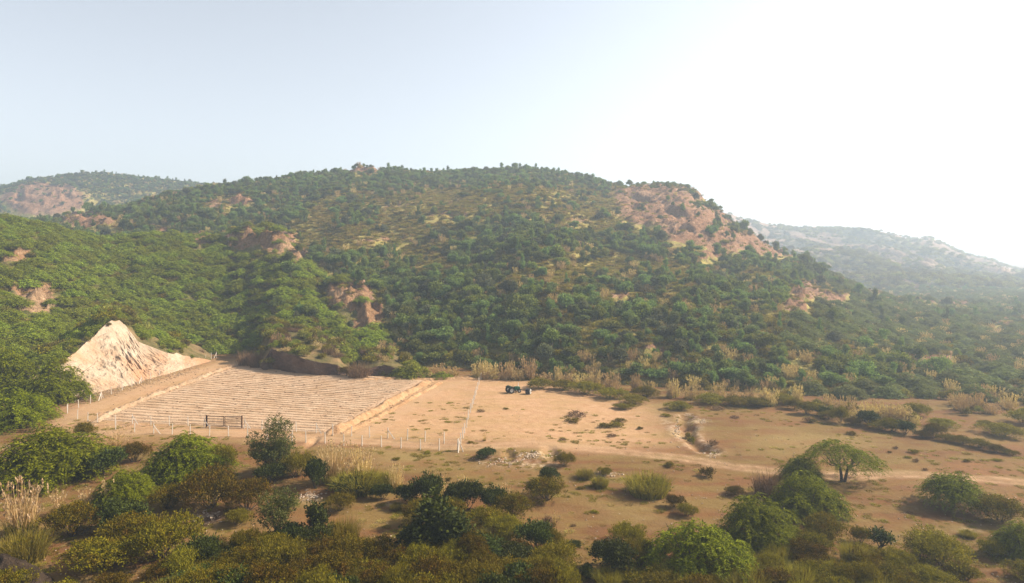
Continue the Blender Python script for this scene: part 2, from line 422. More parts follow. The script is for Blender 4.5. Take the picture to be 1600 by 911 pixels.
def ground_attr(C, Y, X, Z):
    wob = 2.5 * fbm(X / 12, Y / 12, 3, 41)
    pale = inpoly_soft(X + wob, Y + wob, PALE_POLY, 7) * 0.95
    d1 = segd(X, Y, TRACK_MAIN) + 0.35 * fbm(X / 5, Y / 5, 3, 44)
    rut = 0.55 + 0.45 * np.exp(-((d1 - 0.85) / 0.45) ** 2)
    tr = (1 - sstep(1.2, 2.3, d1)) * rut
    d2 = segd(X, Y, TRACK_SIDE) + 0.6 * fbm(X / 5, Y / 5, 3, 45); d3 = segd(X, Y, TRACK_UP) + 0.6 * fbm(X / 5, Y / 5, 3, 46)
    tr = np.maximum(tr, 0.8 * (1 - sstep(1.4, 3.4, d2))); tr = np.maximum(tr, 0.7 * (1 - sstep(0.8, 2.6, d3)))
    wh = np.zeros_like(X)
    for (pc, py, rx, ry) in ((486, 775, 17, 8), (325, 806, 28, 10), (790, 722, 40, 8), (835, 726, 40, 7), (940, 742, 22, 6), (1095, 660, 12, 4), (1055, 676, 10, 22), (1110, 712, 10, 4), (850, 708, 14, 5), (1512, 828, 16, 4), (615, 787, 20, 5)):
        gx, gy = G(pc, py); wh = np.maximum(wh, np.exp(-(((X - gx) / (rx / F * gy)) ** 2 + ((Y - gy) / (ry * gy * gy / (CAM_H * F))) ** 2)))
    gd = segd(X, Y, GULLY); wh = np.maximum(wh, 0.75 * np.exp(-((gd - 1.6) / 1.0) ** 2) * sstep(.3, .7, vnoise(X / 3.5, Y / 5, 94)))
    gr = np.zeros_like(X)
    for (pc, py, rx, ry, s) in ((760, 690, 90, 12, .7), (640, 715, 120, 16, .55), (900, 665, 120, 22, .35), (1230, 690, 160, 24, .45), (960, 640, 110, 20, .4), (1000, 800, 90, 25, .35), (200, 668, 80, 8, .5)):
        gx, gy = G(pc, py); gr = np.maximum(gr, s * np.exp(-(((X - gx) / (rx / F * gy)) ** 2 + ((Y - gy) / (ry * gy * gy / (CAM_H * F))) ** 2)))
    gr = gr * sstep(-0.3, 0.4, fbm(X / 9, Y / 9, 4, 60))
    return dict(pale=pale, track=tr, white=np.clip(wh, 0, 1), grass=gr)

ys = np.concatenate([np.linspace(3400, 1400, 16), np.linspace(1180, 960, 60), np.arange(958, 570, -1.6), np.linspace(569, 470, 60), [455, 440, 430, 420, 413, 408, 405]])
gYs = CAM_H * F / (ys - HOR)
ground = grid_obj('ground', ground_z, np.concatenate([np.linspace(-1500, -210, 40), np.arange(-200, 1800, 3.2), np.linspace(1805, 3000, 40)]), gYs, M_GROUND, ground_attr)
tag(ground, kind='structure')
# ground behind the viewpoint, so the place goes on when one steps aside
sl = mesh_np('ground_behind', [[-900, -150, -0.6], [900, -150, -0.6], [900, 30, -0.6], [-900, 30, -0.6]], np.array([[0, 1, 2, 3]]), [M_GROUND])
tag(link('ground', sl), kind='structure')

def hz(h): return lambda c, Y: h.z(c, Y, True)
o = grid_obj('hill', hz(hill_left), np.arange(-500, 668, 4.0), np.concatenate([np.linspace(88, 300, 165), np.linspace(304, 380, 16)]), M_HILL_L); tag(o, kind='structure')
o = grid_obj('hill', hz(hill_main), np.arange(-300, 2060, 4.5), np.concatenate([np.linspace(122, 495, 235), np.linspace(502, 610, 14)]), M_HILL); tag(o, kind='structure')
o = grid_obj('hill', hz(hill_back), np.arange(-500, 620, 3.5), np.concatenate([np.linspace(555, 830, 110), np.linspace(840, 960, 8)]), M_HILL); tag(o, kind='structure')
def far_z(c, Y):
    z = ridge_far.z0(c, Y); x = (c - 800) / F * Y
    t = np.clip((Y - 570) / 570, 0, 1)
    z = z + 44 * (ridged(x / 36 + 0.012 * Y, Y / 170, 4, 61) - 0.62) * np.where(t < 1, sstep(0.02, 0.5, t) * np.clip((1 - t) * 2.0, 0.03, 1), 0)
    b = 0.34 + 0.6 * fbm(x / 45, Y / 110, 4, 62) + 0.25 * sstep(0.3, 0.8, t)
    return z, np.clip(b, 0, 1)
o = grid_obj('ridge', far_z, np.arange(880, 2300, 4.0), np.concatenate([np.linspace(555, 1200, 150), np.linspace(1215, 1450, 8)]), M_FAR); tag(o, kind='structure')
o = grid_obj('ridge', lambda c, Y: (ridge_last.z(c, Y), 0.3 + 0 * Y), np.arange(-1000, 2600, 25.0), np.linspace(2500, 3200, 24), M_FAR); tag(o, kind='structure')

HILLS = [hill_left, hill_main, hill_back]
def terrain(x, y):
    c = 800 + x / y * F
    z = ground_z(c, y)
    for h in HILLS: z = np.maximum(z, h.z(c, y))
    return z
def terrain_hit(c, y, Ymax=700.0):
    """where the sight line through a photo pixel first meets the land"""
    Y = np.concatenate([np.linspace(50, 250, 700), np.linspace(251, Ymax, 600)])
    cc = np.full_like(Y, c)
    z = ground_z(cc, Y)
    for h in HILLS: z = np.maximum(z, h.z(cc, Y))
    ray = CAM_H - (y - HOR) / F * Y
    k = np.argmax(z >= ray)
    return np.array([(c - 800) / F * Y[k], Y[k], z[k]])
# ------------------------------------------------------------------ plant materials
M_ACACIA = leaf_material('acacia_leaf', (0.045, 0.058, 0.002), (0.20, 0.21, 0.006), 0.28, 0.12)
M_ACACIA_HILL = leaf_material('acacia_leaf_hill', (0.11, 0.145, 0.010), (0.26, 0.285, 0.026), 0.28, 0.25)
M_ACACIA_GREY = leaf_material('acacia_leaf_grey', (0.085, 0.10, 0.03), (0.17, 0.18, 0.055), 0.35, 0.28)
M_OLIVE = leaf_material('olive_leaf', (0.03, 0.029, 0.002), (0.18, 0.13, 0.005), 0.22, 0.3, dry=(0.14, 0.07, 0.008))
M_YELLOW = leaf_material('yellow_green_leaf', (0.08, 0.073, 0.005), (0.225, 0.175, 0.012), 0.28, 0.2)
M_DARK = leaf_material('dark_leaf', (0.018, 0.025, 0.004), (0.065, 0.075, 0.01), 0.25, 0.25, rough=0.6, spec=0.12)
M_BROADLEAF = leaf_material('broadleaf_leaf', (0.04, 0.047, 0.01), (0.12, 0.12, 0.027), 0.3, 0.2, rough=0.5, spec=0.3)
M_WOOD_TREE = leaf_material('woodland_leaf', (0.06, 0.095, 0.03), (0.20, 0.24, 0.065), 0.35, 0.40)
M_WOOD_BUSH = leaf_material('scrub_leaf', (0.11, 0.11, 0.02), (0.25, 0.21, 0.045), 0.35, 0.38)
M_STRAW = leaf_material('straw', (0.42, 0.27, 0.11), (0.62, 0.45, 0.22), 0.3, 0.15, rough=0.7)
M_STRAW_PINK = leaf_material('straw_plume', (0.42, 0.29, 0.14), (0.58, 0.43, 0.26), 0.35, 0.15, rough=0.8)
M_BLADE = leaf_material('grass_blade', (0.11, 0.10, 0.012), (0.28, 0.22, 0.035), 0.35, 0.2)
M_BLADE_DRY = leaf_material('dry_blade', (0.21, 0.15, 0.05), (0.38, 0.28, 0.10), 0.35, 0.25)
M_BROWN = leaf_material('dry_twig', (0.10, 0.055, 0.03), (0.20, 0.12, 0.07), 0.1, 0.2)
M_BARK = plain('bark', (0.05, 0.036, 0.026), (0.12, 0.09, 0.065), 6, 0.95, 0.03)
M_BARK_PALE = plain('pale_bark', (0.10, 0.08, 0.06), (0.20, 0.16, 0.12), 6, 0.95, 0.03)

def unit(v): return v / (np.linalg.norm(v, axis=-1, keepdims=True) + 1e-9)
def leaf_geo(base, d, nrm, L, Wd):
    d = unit(d); s = unit(np.cross(d, nrm)); L = np.broadcast_to(L, len(base))[:, None]; Wd = np.broadcast_to(Wd, len(base))[:, None]
    up = unit(np.cross(s, d))
    v = np.stack([base, base + d * L * 0.45 + s * Wd / 2 + up * Wd * 0.12, base + d * L, base + d * L * 0.45 - s * Wd / 2 + up * Wd * 0.12], 1)
    return v.reshape(-1, 3)
def quads(nv): return np.arange(nv).reshape(-1, 4)
def leaf_mesh(name, v, mat): return mesh_np(name, v, quads(len(v)), [mat])
def rdir(rng, n):
    return unit(rng.normal(size=(n, 3)))

def bush_leaves(rng, Rr, H, nl=9, n=3500, L=0.22, asp=0.5, per=14, flat=0.75, wild=0.12, upright=0.2):
    a = rng.uniform(0, 6.283, nl); rr = Rr * 0.62 * np.sqrt(rng.uniform(0, 1, nl)); rr[0] *= 0.2
    rad = Rr * rng.uniform(0.26, 0.46, nl)
    cz = np.clip(H * (0.72 - 0.42 * (rr / Rr) ** 2) * rng.uniform(0.75, 1.08, nl) - rad * flat * 0.55, rad * flat * 0.3, None)
    ctr = np.stack([rr * np.cos(a), rr * np.sin(a), cz], -1)
    zs = np.minimum(flat, (H - cz) / rad)
    nc = n // per
    lw = rad ** 2 * rng.uniform(.35, 1.4, nl); k = rng.choice(nl, nc, p=lw / lw.sum())
    d = rdir(rng, nc); d[:, 2] = np.where(d[:, 2] < -0.25, -d[:, 2], d[:, 2])
    p = ctr[k] + d * (rad[k] * (0.45 + 0.55 * rng.uniform(0, 1, nc) ** 0.35))[:, None] * np.stack([np.ones(nc), np.ones(nc), zs[k]], -1)
    wl = rng.uniform(0, 1, nc) < wild
    p = p + d * (wl * rad[k] * rng.uniform(0, 0.28, nc))[:, None]
    p[:, 2] = np.maximum(p[:, 2], 0.03)
    cd = unit(d + np.array([0, 0, upright]))
    B = np.repeat(p, per, 0) + rng.normal(size=(nc * per, 3)) * np.array([1, 1, 0.8]) * L * 0.75
    B[:, 2] = np.maximum(B[:, 2], 0.02)
    D = unit(np.repeat(cd, per, 0) + rdir(rng, nc * per) * 0.9)
    N = unit(np.repeat(cd, per, 0) + rdir(rng, nc * per) * 0.8 + np.array([0, 0, 0.3]))
    Ls = L * rng.uniform(0.6, 1.3, nc * per)
    return leaf_geo(B, D, N, Ls, Ls * asp), ctr, rad
def stems_mb(rng, ctr, rad, base_r=0.05, root=0.12):
    mb = MB()
    for c, r in zip(ctr, rad):
        b = np.array([rng.normal() * root, rng.normal() * root, -0.15])
        m = (b + c) / 2 + np.array([rng.normal(), rng.normal(), 0]) * 0.12 * np.linalg.norm(c); m[2] = max(m[2], 0.05)
        mb.tube([b, m, c + np.array([0, 0, r * 0.3])], [base_r, base_r * 0.7, base_r * 0.25], 5)
    return mb
def spray_geo(rng, o, dh, L, n, leaf, asp=0.33, lift=0.3, drop=0.75):
    """arching feathery sprays: o origins, dh horizontal headings, L lengths; n leaflets on each"""
    m = len(o)
    s = np.linspace(0.05, 1.0, n)[None, :] * np.ones((m, 1)); s += rng.uniform(-0.03, 0.03, s.shape)
    li = lift * rng.uniform(0.5, 1.5, (m, 1)); dr = drop * rng.uniform(0.6, 1.4, (m, 1))
    P = o[:, None] + dh[:, None] * (s * L[:, None])[..., None]
    P[..., 2] += L[:, None] * (li * s - dr * s * s)
    T = dh[:, None] * np.ones((m, n, 1)); T[..., 2] = li - 2 * dr * s; T = unit(T)
    side = unit(np.cross(T, np.array([0, 0, 1.0])))
    sg = np.where(np.arange(n) % 2 == 0, 1.0, -1.0)[None, :, None]
    D = unit(T * 0.75 + side * sg * 0.8 + rng.normal(size=T.shape) * 0.25)
    N = unit(np.array([0, 0, 1.0]) + rng.normal(size=T.shape) * 0.45)
    Lf = (leaf * rng.uniform(0.7, 1.25, (m, n)) * (1.1 - 0.5 * s)).ravel()
    v = leaf_geo(P.reshape(-1, 3), D.reshape(-1, 3), N.reshape(-1, 3), Lf, Lf * asp)
    # the twig itself, as slim leaf-coloured slivers
    return v
def acacia_leaves(rng, Rr, H, skirt=0.45, nspray=260, nleaf=20, leaf=0.30, spray=1.0, lumps=5, bias=0.0):
    """umbrella crown: top dome at H, its rim at H*skirt"""
    u = np.sqrt(rng.uniform(0, 1, nspray)); a = rng.uniform(0, 6.283, nspray)
    lump = 1 + 0.16 * np.sin(a * 2 + rng.uniform(0, 6)) + 0.10 * np.sin(a * 3 + rng.uniform(0, 6)) + 0.07 * np.sin(a * 5 + rng.uniform(0, 6))
    r = Rr * 0.86 * u * lump
    x, y = r * np.cos(a), r * np.sin(a)
    nz = fbm(x / (Rr * 0.5) + rng.uniform(0, 99), y / (Rr * 0.5), 3, int(rng.integers(0, 900)))
    z = H * (1 - (1 - skirt) * (u ** 2.2)) * (1 + 0.16 * nz) - H * 0.05 + bias * x
    depth = rng.uniform(0, 1, nspray) ** 2.0
    z = z - depth * H * 0.30 * (1 - 0.4 * u)
    o = np.stack([x, y, np.maximum(z, 0.25)], -1)
    ha = a + rng.normal(size=nspray) * 0.75
    dh = np.stack([np.cos(ha), np.sin(ha), np.zeros(nspray)], -1)
    L = spray * rng.uniform(0.6, 1.35, nspray)
    return spray_geo(rng, o - dh * L[:, None] * 0.25, dh, L, nleaf, leaf)
def acacia_tiers(rng, Rr, H, n, skirt=0.3, sub=0.5, nspray=80, nleaf=22, leaf=0.32, spray=1.0, low=0.45):
    """a crown of several overlapping umbrellas at different heights, dark hollows between them"""
    out = []
    for k in range(n):
        a = k * 2.4 + rng.uniform(-.5, .5); rr = Rr * (1 - sub) * (k / max(n - 1, 1)) ** .5 * 1.05
        r = Rr * sub * rng.uniform(.8, 1.2); h = H * (1 - (1 - low) * (rr / (Rr * (1 - sub) + 1e-6)) ** 1.5 * rng.uniform(.6, 1.15))
        v = acacia_leaves(rng, r, h, skirt, int(nspray * rng.uniform(.8, 1.2)), nleaf, leaf, spray)
        out.append(v + np.array([rr * np.cos(a), rr * np.sin(a), 0]))
    return np.vstack(out)
def acacia_wood(rng, Rr, H, trunk_h, ntr=2, tr=0.14, limbs=7):
    mb = MB()
    for t in range(ntr):
        a0 = rng.uniform(0, 6.28); top = np.array([math.cos(a0), math.sin(a0), 0]) * Rr * 0.14 * (ntr > 1)
        b = np.array([math.cos(a0), math.sin(a0), 0]) * 0.12 * (ntr > 1) + np.array([0, 0, -0.3])
        tp = top + np.array([rng.normal() * 0.15, rng.normal() * 0.15, trunk_h])
        mb.tube([b, b * 0.5 + tp * 0.5 + np.array([rng.normal() * .1, rng.normal() * .1, 0]), tp], [tr * 1.25, tr, tr * 0.75], 7)
        for l in range(limbs):
            a = a0 + rng.uniform(-1.6, 1.6) if ntr > 1 else l * 6.283 / limbs + rng.uniform(-.4, .4)
            e = np.array([math.cos(a) * Rr * rng.uniform(0.4, 0.75), math.sin(a) * Rr * rng.uniform(0.4, 0.75), H * rng.uniform(0.68, 0.86)])
            mid = tp * 0.5 + e * 0.5 + np.array([0, 0, -0.12 * H])
            mb.tube([tp - np.array([0, 0, tr]), mid, e], [tr * 0.6, tr * 0.4, tr * 0.12], 5)
            for k in range(2):
                e2 = mid + (e - mid) * rng.uniform(.2, .8) + np.array([rng.normal(), rng.normal(), 0.6]) * Rr * 0.16
                mb.tube([mid, e2], [tr * 0.25, tr * 0.08], 4)
    return mb
def blades_geo(rng, n, H, spread, w, r0=0.25, seg=3, droop=0.5, hv=0.35):
    """grass: n tapering blades, seg pieces each -> quads verts (shared none)"""
    a = rng.uniform(0, 6.283, n); rr = r0 * np.sqrt(rng.uniform(0, 1, n))
    b = np.stack([rr * np.cos(a), rr * np.sin(a), np.full(n, -0.05)], -1)
    ha = a + rng.normal(size=n) * 0.8; lean = spread * rng.uniform(0.1, 1, n); hh = H * (1 - hv * rng.uniform(0, 1, n))
    dh = np.stack([np.cos(ha), np.sin(ha), np.zeros(n)], -1)
    s = np.linspace(0, 1, seg + 1)
    P = b[:, None] + dh[:, None] * (lean[:, None] * s[None] ** 1.6)[..., None]
    P[..., 2] += hh[:, None] * (s - droop * 0.35 * s ** 3 * (lean[:, None] / max(spread, 1e-3)))
    sd = np.stack([-np.sin(ha), np.cos(ha), np.zeros(n)], -1); 
    tw = rng.uniform(0, 3.14, n); sd = sd * np.cos(tw)[:, None] + dh * np.sin(tw)[:, None]
    wd = w * (1 - 0.85 * s)
    A = P + sd[:, None] * wd[None, :, None] / 2; B = P - sd[:, None] * wd[None, :, None] / 2
    v = np.stack([A, B], 2).reshape(-1, 3)          # n,(seg+1),2
    base = np.arange(n)[:, None] * (seg + 1) * 2 + np.arange(seg)[None] * 2
    q = np.stack([base, base + 1, base + 3, base + 2], -1).reshape(-1, 4)
    return v, q, P[:, -1]
def plume_geo(rng, tips, L, W):
    n = len(tips); k = 6
    B = np.repeat(tips, k, 0) + np.array([0, 0, 1.0]) * (rng.uniform(-0.7, 0.3, n * k) * L)[:, None]
    D = unit(np.array([0, 0, 1.0]) + rng.normal(size=(n * k, 3)) * 0.3)
    return leaf_geo(B, D, rdir(rng, n * k), L * rng.uniform(0.5, 0.9, n * k), W)

# ------------------------------------------------------------------ prototypes: name -> (parts, nominal width, nominal height)
PROTO = {}
def proto(key, name, cat, parts, w, h): PROTO.setdefault(key, []).append(dict(name=name, cat=cat, parts=parts, w=w, h=h))
g = np.random.default_rng
for k in range(3):                       # big weeping acacia shrubs and trees of the flat
    r = g(10 + k); v = acacia_tiers(r, 3.4, 3.3, 10, .25, .46, 100, 34, .21, 1.2, .40); m = leaf_mesh('acacia_crown', v, M_ACACIA)
    proto('acacia_shrub', 'acacia_shrub', 'shrub', [('crown', m), ('trunk', acacia_wood(r, 3.0, 2.8, 0.5, 3, 0.10, 4).mesh('acacia_trunk', M_BARK))], 6.6, 3.2)
r = g(21); v = np.vstack([acacia_leaves(r, 4.6, 4.6, 0.66, 420, 34, 0.22, 1.25, bias=-0.12), acacia_leaves(r, 4.3, 4.2, 0.62, 140, 30, 0.21, 1.1, bias=-0.12)])
proto('umbrella_acacia', 'acacia_tree', 'tree', [('crown', leaf_mesh('umbrella_crown', v, M_ACACIA)), ('trunk', acacia_wood(r, 4.0, 4.3, 1.9, 2, 0.16, 6).mesh('umbrella_trunk', M_BARK))], 9.2, 4.6)
r = g(23); v = np.vstack([acacia_tiers(r, 3.7, 4.4, 10, .5, .46, 100, 34, .21, 1.15, .6), acacia_leaves(r, 3.3, 2.9, 0.45, 120, 30, 0.21, 1.0)])
proto('round_acacia', 'acacia_tree', 'tree', [('crown', leaf_mesh('round_acacia_crown', v, M_ACACIA)), ('trunk', acacia_wood(r, 3.2, 3.8, 1.2, 1, 0.2, 7).mesh('round_acacia_trunk', M_BARK))], 7.4, 4.4)
for k in range(4):                       # scrub bushes of the flat
    r = g(30 + k); v, c, rad = bush_leaves(r, 2.3, 2.1, 16, 12000, 0.125, 0.45, wild=.35, upright=.6)
    proto('olive_bush', 'bush', 'bush', [('foliage', leaf_mesh('olive_foliage', v, M_OLIVE)), ('stem', stems_mb(r, c, rad, 0.035).mesh('bush_stem', M_BARK))], 4.7, 2.2)
for k in range(3):
    r = g(40 + k); v, c, rad = bush_leaves(r, 2.0, 1.7, 11, 9000, 0.14, 0.34, wild=.4, upright=.8)
    proto('yellow_bush', 'bush', 'bush', [('foliage', leaf_mesh('yellow_foliage', v, M_YELLOW)), ('stem', stems_mb(r, c, rad, 0.03).mesh('bush_stem', M_BARK))], 4.1, 1.8)
for k in range(3):
    r = g(50 + k); v, c, rad = bush_leaves(r, 2.0, 2.4, 12, 6000, 0.19, 0.6, wild=.25)
    proto('dark_bush', 'bush', 'bush', [('foliage', leaf_mesh('dark_foliage', v, M_DARK)), ('stem', stems_mb(r, c, rad, 0.04).mesh('bush_stem', M_BARK))], 4.2, 2.5)
for k in range(2):                       # tall narrow dark shrub
    r = g(60 + k); v, c, rad = bush_leaves(r, 1.0, 3.4, 12, 2600, 0.28, 0.62, flat=1.3)
    sp = []
    for q in range(12): sp.append([r.normal() * .35, r.normal() * .35, 0.7 + 2.4 * q / 12])
    nC = 220; ctr = np.array(sp)[r.integers(0, 12, nC)] + rdir(r, nC) * r.uniform(.2, .75, nC)[:, None]
    B = np.repeat(ctr, 12, 0) + r.normal(size=(nC * 12, 3)) * .15; D = rdir(r, nC * 12); D[:, 2] = np.abs(D[:, 2]); Ls = .3 * r.uniform(.6, 1.2, nC * 12)
    v = leaf_geo(B, D, rdir(r, nC * 12), Ls, Ls * .6)
    mb = MB()
    for q in range(4): mb.tube([[r.normal() * .08, r.normal() * .08, -.2], [r.normal() * .2, r.normal() * .2, 1.5], [r.normal() * .3, r.normal() * .3, 2.9]], [.06, .045, .015], 5)
    proto('tall_shrub', 'shrub', 'shrub', [('foliage', leaf_mesh('tall_shrub_foliage', v, M_DARK)), ('stem', mb.mesh('tall_shrub_stem', M_BARK))], 2.0, 3.5)
def broadleaf(key, seed, Rr, H, th, n, mat, L=0.24, nl=13, bark=M_BARK, zlo=0.42):
    r = g(seed); nlb = nl
    a = r.uniform(0, 6.283, nlb); rr = Rr * .7 * np.sqrt(r.uniform(0, 1, nlb)); cz = H * (zlo + (0.86 - zlo) * r.uniform(0, 1, nlb) * (1 - .45 * (rr / Rr) ** 2)); rad = Rr * r.uniform(.26, .42, nlb)
    ctr = np.stack([rr * np.cos(a), rr * np.sin(a), cz], -1)
    per = 12; nc = n // per; k = r.choice(nlb, nc, p=rad ** 2 / (rad ** 2).sum()); d = rdir(r, nc)
    p = ctr[k] + d * (rad[k] * (.35 + .75 * r.uniform(0, 1, nc) ** .5))[:, None] * np.array([1, 1, .85])
    B = np.repeat(p, per, 0) + r.normal(size=(nc * per, 3)) * L * .7
    D = unit(np.repeat(d, per, 0) + rdir(r, nc * per)); N = unit(np.repeat(d, per, 0) * .6 + rdir(r, nc * per) + np.array([0, 0, .5])); Ls = L * r.uniform(.6, 1.3, nc * per)
    v = leaf_geo(B, D, N, Ls, Ls * .5)
    mb = MB(); tp = np.array([r.normal() * .1, r.normal() * .1, th])
    mb.tube([[0, 0, -.3], [r.normal() * .08, r.normal() * .08, th * .5], tp], [.2, .15, .12], 8)
    for c, q in zip(ctr, rad):
        mid = tp * .55 + c * .45 + np.array([0, 0, -.1 * H]) + r.normal(size=3) * .12
        mb.tube([tp - np.array([0, 0, .1]), mid, c + np.array([0, 0, q * .4])], [.08, .05, .012], 5)
        mb.tube([mid, c + rdir(r, 1)[0] * q * .8], [.035, .008], 4)
    proto(key, 'tree', 'tree', [('crown', leaf_mesh('broadleaf_crown', v, mat)), ('trunk', mb.mesh('broadleaf_trunk', bark))], 2 * Rr * 1.02, H)
broadleaf('open_tree', 71, 2.3, 5.0, 1.3, 5600, M_BROADLEAF, 0.18, 15)
broadleaf('dense_tree', 73, 2.5, 6.4, 0.8, 13000, M_BROADLEAF, 0.18, 22, zlo=.16)
broadleaf('small_tree', 75, 0.9, 2.4, 0.7, 1100, M_DARK, 0.24, 7)
for k in range(2):                       # green-yellow tussock
    r = g(80 + k); v, q, tp = blades_geo(r, 950, 1.5, 1.4, 0.06, 1.3, 3, .9)
    v2, c, rad = bush_leaves(r, 1.8, 0.9, 7, 1800, 0.2, .3, upright=.8)
    me = mesh_np('tussock_blades', v, q, [M_BLADE]); mf = leaf_mesh('tussock_base', v2, M_OLIVE)
    proto('tussock', 'grass_tussock', 'grass clump', [('blades', me), ('foliage', mf)], 4.6, 1.6)
def reeds(key, seed, n, H, spread, r0, green=300, cat='reeds', mat=M_STRAW, gh=.42):
    r = g(seed); v, q, tips = blades_geo(r, n, H, spread * 1.25, 0.06, r0, 3, .3, .68)
    pl = plume_geo(r, tips[r.uniform(0, 1, len(tips)) < .55], 0.28, 0.085)
    parts = [('stalks', mesh_np('reed_stalks', v, q, [mat])), ('plumes', leaf_mesh('reed_plumes', pl, M_STRAW_PINK))]
    if green:
        v, q, _ = blades_geo(r, green, H * gh, spread * .9, 0.06, r0 * 1.2, 3, .9); parts.append(('blades', mesh_np('reed_blades', v, q, [M_BLADE])))
    proto(key, 'reed_clump', cat, parts, 2 * (r0 + spread * .75), H)
reeds('reeds', 90, 190, 3.3, .75, .75); reeds('reeds', 91, 150, 3.2, .6, .6)
reeds('thin_reeds', 92, 34, 2.9, .35, .25, 60); reeds('thin_reeds', 93, 26, 2.7, .3, .22, 40)
reeds('reed_fan', 94, 110, 2.8, 1.9, .3, 60)
r = g(97); v, q, tp = blades_geo(r, 420, 2.0, .9, .04, 1.1, 3, .3, .5); v2, c, rad = bush_leaves(r, 1.6, 1.3, 8, 1500, .16, .3, upright=.8)
proto('dry_shrub', 'dry_shrub', 'shrub', [('twigs', mesh_np('dry_twigs', v, q, [M_BROWN])), ('foliage', leaf_mesh('dry_foliage', v2, M_BROWN))], 3.6, 2.0)
for k in range(2):
    r = g(100 + k); v, c, rad = bush_leaves(r, .8, .55, 6, 900, .14, .42, upright=.5)
    proto('low_bush', 'low_bush', 'bush', [(None, leaf_mesh('low_bush_leaves', v, (M_OLIVE, M_YELLOW)[k]))], 1.6, .6)
r = g(105); v, c, rad = bush_leaves(r, .8, .4, 6, 700, .12, .3, upright=.3)
proto('dead_tuft', 'dry_tuft', 'dry plant', [(None, leaf_mesh('dry_tuft_leaves', v, M_BROWN))], 1.6, .42)
# hillside plants: seen from 150 m and more, so fewer and larger leaf clumps
for k in range(4):
    r = g(110 + k); v = acacia_tiers(r, 3.8, 3.5, 8, .35, .48, 34, 11, .55, 1.3, .42)
    v = np.vstack([v, acacia_leaves(r, 3.4, 1.6, 0.15, 45, 10, 0.65, 1.3)])
    proto('hill_acacia', 'acacia_tree', 'tree', [('crown', leaf_mesh('hill_acacia_crown', v, M_ACACIA_HILL)), ('trunk', acacia_wood(r, 3, 2.6, .9, 1, .14, 4).mesh('hill_acacia_trunk', M_BARK))], 7.6, 3.5)
for k in range(4):
    r = g(115 + k); v = acacia_tiers(r, 3.5, 3.1, 6, .35, .5, 32, 11, .58, 1.2, .45); v = np.vstack([v, acacia_leaves(r, 3.3, 1.5, 0.12, 60, 10, 0.62, 1.2)])
    proto('grey_acacia', 'grey_acacia_tree', 'tree', [('crown', leaf_mesh('grey_acacia_crown', v, M_ACACIA_GREY)), ('trunk', acacia_wood(r, 3, 2.4, .8, 1, .14, 4).mesh('grey_acacia_trunk', M_BARK))], 7.2, 3.1)
M_WOOD_LIGHT = leaf_material('woodland_leaf_light', (0.08, 0.105, 0.02), (0.22, 0.235, 0.05), 0.35, 0.35)
M_WOOD_GREY = leaf_material('woodland_leaf_grey', (0.07, 0.075, 0.04), (0.15, 0.15, 0.075), 0.3, 0.3)
for k in range(8):
    r = g(120 + k); Rr = 2.3 + .9 * r.uniform(); H = 3.9 + 2.4 * r.uniform(); vs = []
    for q in range(4 + k % 3):           # several unequal leafy masses leaning on one another
        rr = Rr * r.uniform(.38, .75); hh = H * r.uniform(.45, 1.0) * (1 if q else 1 / .9); off = np.array([r.normal() * Rr * .38, r.normal() * Rr * .38, 0]) * (q > 0)
        v, c, rad = bush_leaves(r, rr, hh, 8, 620, .42, .6, per=9, flat=1.1, wild=.35, upright=.4); vs.append(v + off)
    v = np.vstack(vs); mb = MB(); mb.tube([[0, 0, -.5], [.1, 0, H * .3], [0, .1, H * .65]], [.2, .16, .06], 6)
    for cc in c[:5]: mb.tube([[0, 0, H * .25], cc], [.08, .02], 4)
    proto('hill_tree', 'woodland_tree', 'tree', [('crown', leaf_mesh('hill_tree_crown', v, (M_WOOD_TREE, M_WOOD_TREE, M_WOOD_LIGHT, M_WOOD_TREE, M_WOOD_TREE, M_WOOD_GREY, M_WOOD_TREE, M_WOOD_LIGHT)[k])), ('trunk', mb.mesh('hill_tree_trunk', M_BARK))], 2.2 * Rr, H)
for k in range(4):
    r = g(130 + k); v, c, rad = bush_leaves(r, 1.7, 1.7, 8, 750, .36, .5, per=10, wild=.25, upright=.5)
    proto('hill_bush', 'hillside_bush', 'bush', [(None, leaf_mesh('hill_bush_leaves', v, (M_WOOD_BUSH, M_WOOD_BUSH, M_OLIVE, M_YELLOW)[k]))], 3.5, 1.8)
for k in range(3):
    M_STRAW_H = leaf_material('hill_straw', (0.33, 0.225, 0.10), (0.52, 0.38, 0.185), 0.25, 0.25) if k == 0 else M_STRAW_H
    r = g(140 + k); v, q, tips = blades_geo(r, 110, 2.9, 1.0, .11, .8, 2, .4, .72); pl = plume_geo(r, tips[::2], .5, .14)
    vv = np.vstack([v, pl]); qq = np.vstack([q, quads(len(pl)) + len(v)]); mi = np.r_[np.zeros(len(q), int), np.ones(len(pl) // 4, int)]
    v2, q2, _ = blades_geo(r, 70, 1.1, .9, .12, 1.1, 2, .8); qq = np.vstack([qq, q2 + len(vv)]); vv = np.vstack([vv, v2]); mi = np.r_[mi, np.full(len(q2), 2)]
    proto('hill_reeds', 'reed_clump', 'reeds', [(None, mesh_np('hill_reeds', vv, qq, [M_STRAW_H, M_STRAW_H, M_BLADE_DRY if k else M_BLADE], mi))], 2.6, 2.8)
for k in range(3):
    r = g(150 + k); v, q, tips = blades_geo(r, 120, .95, 1.0, .13, 1.0, 2, .8, .4)
    proto('hill_grass', 'grass', 'grass', [(None, mesh_np('hill_grass', v, q, [(M_BLADE, M_BLADE_DRY, M_BLADE)[k]]))], 2.8, .9)

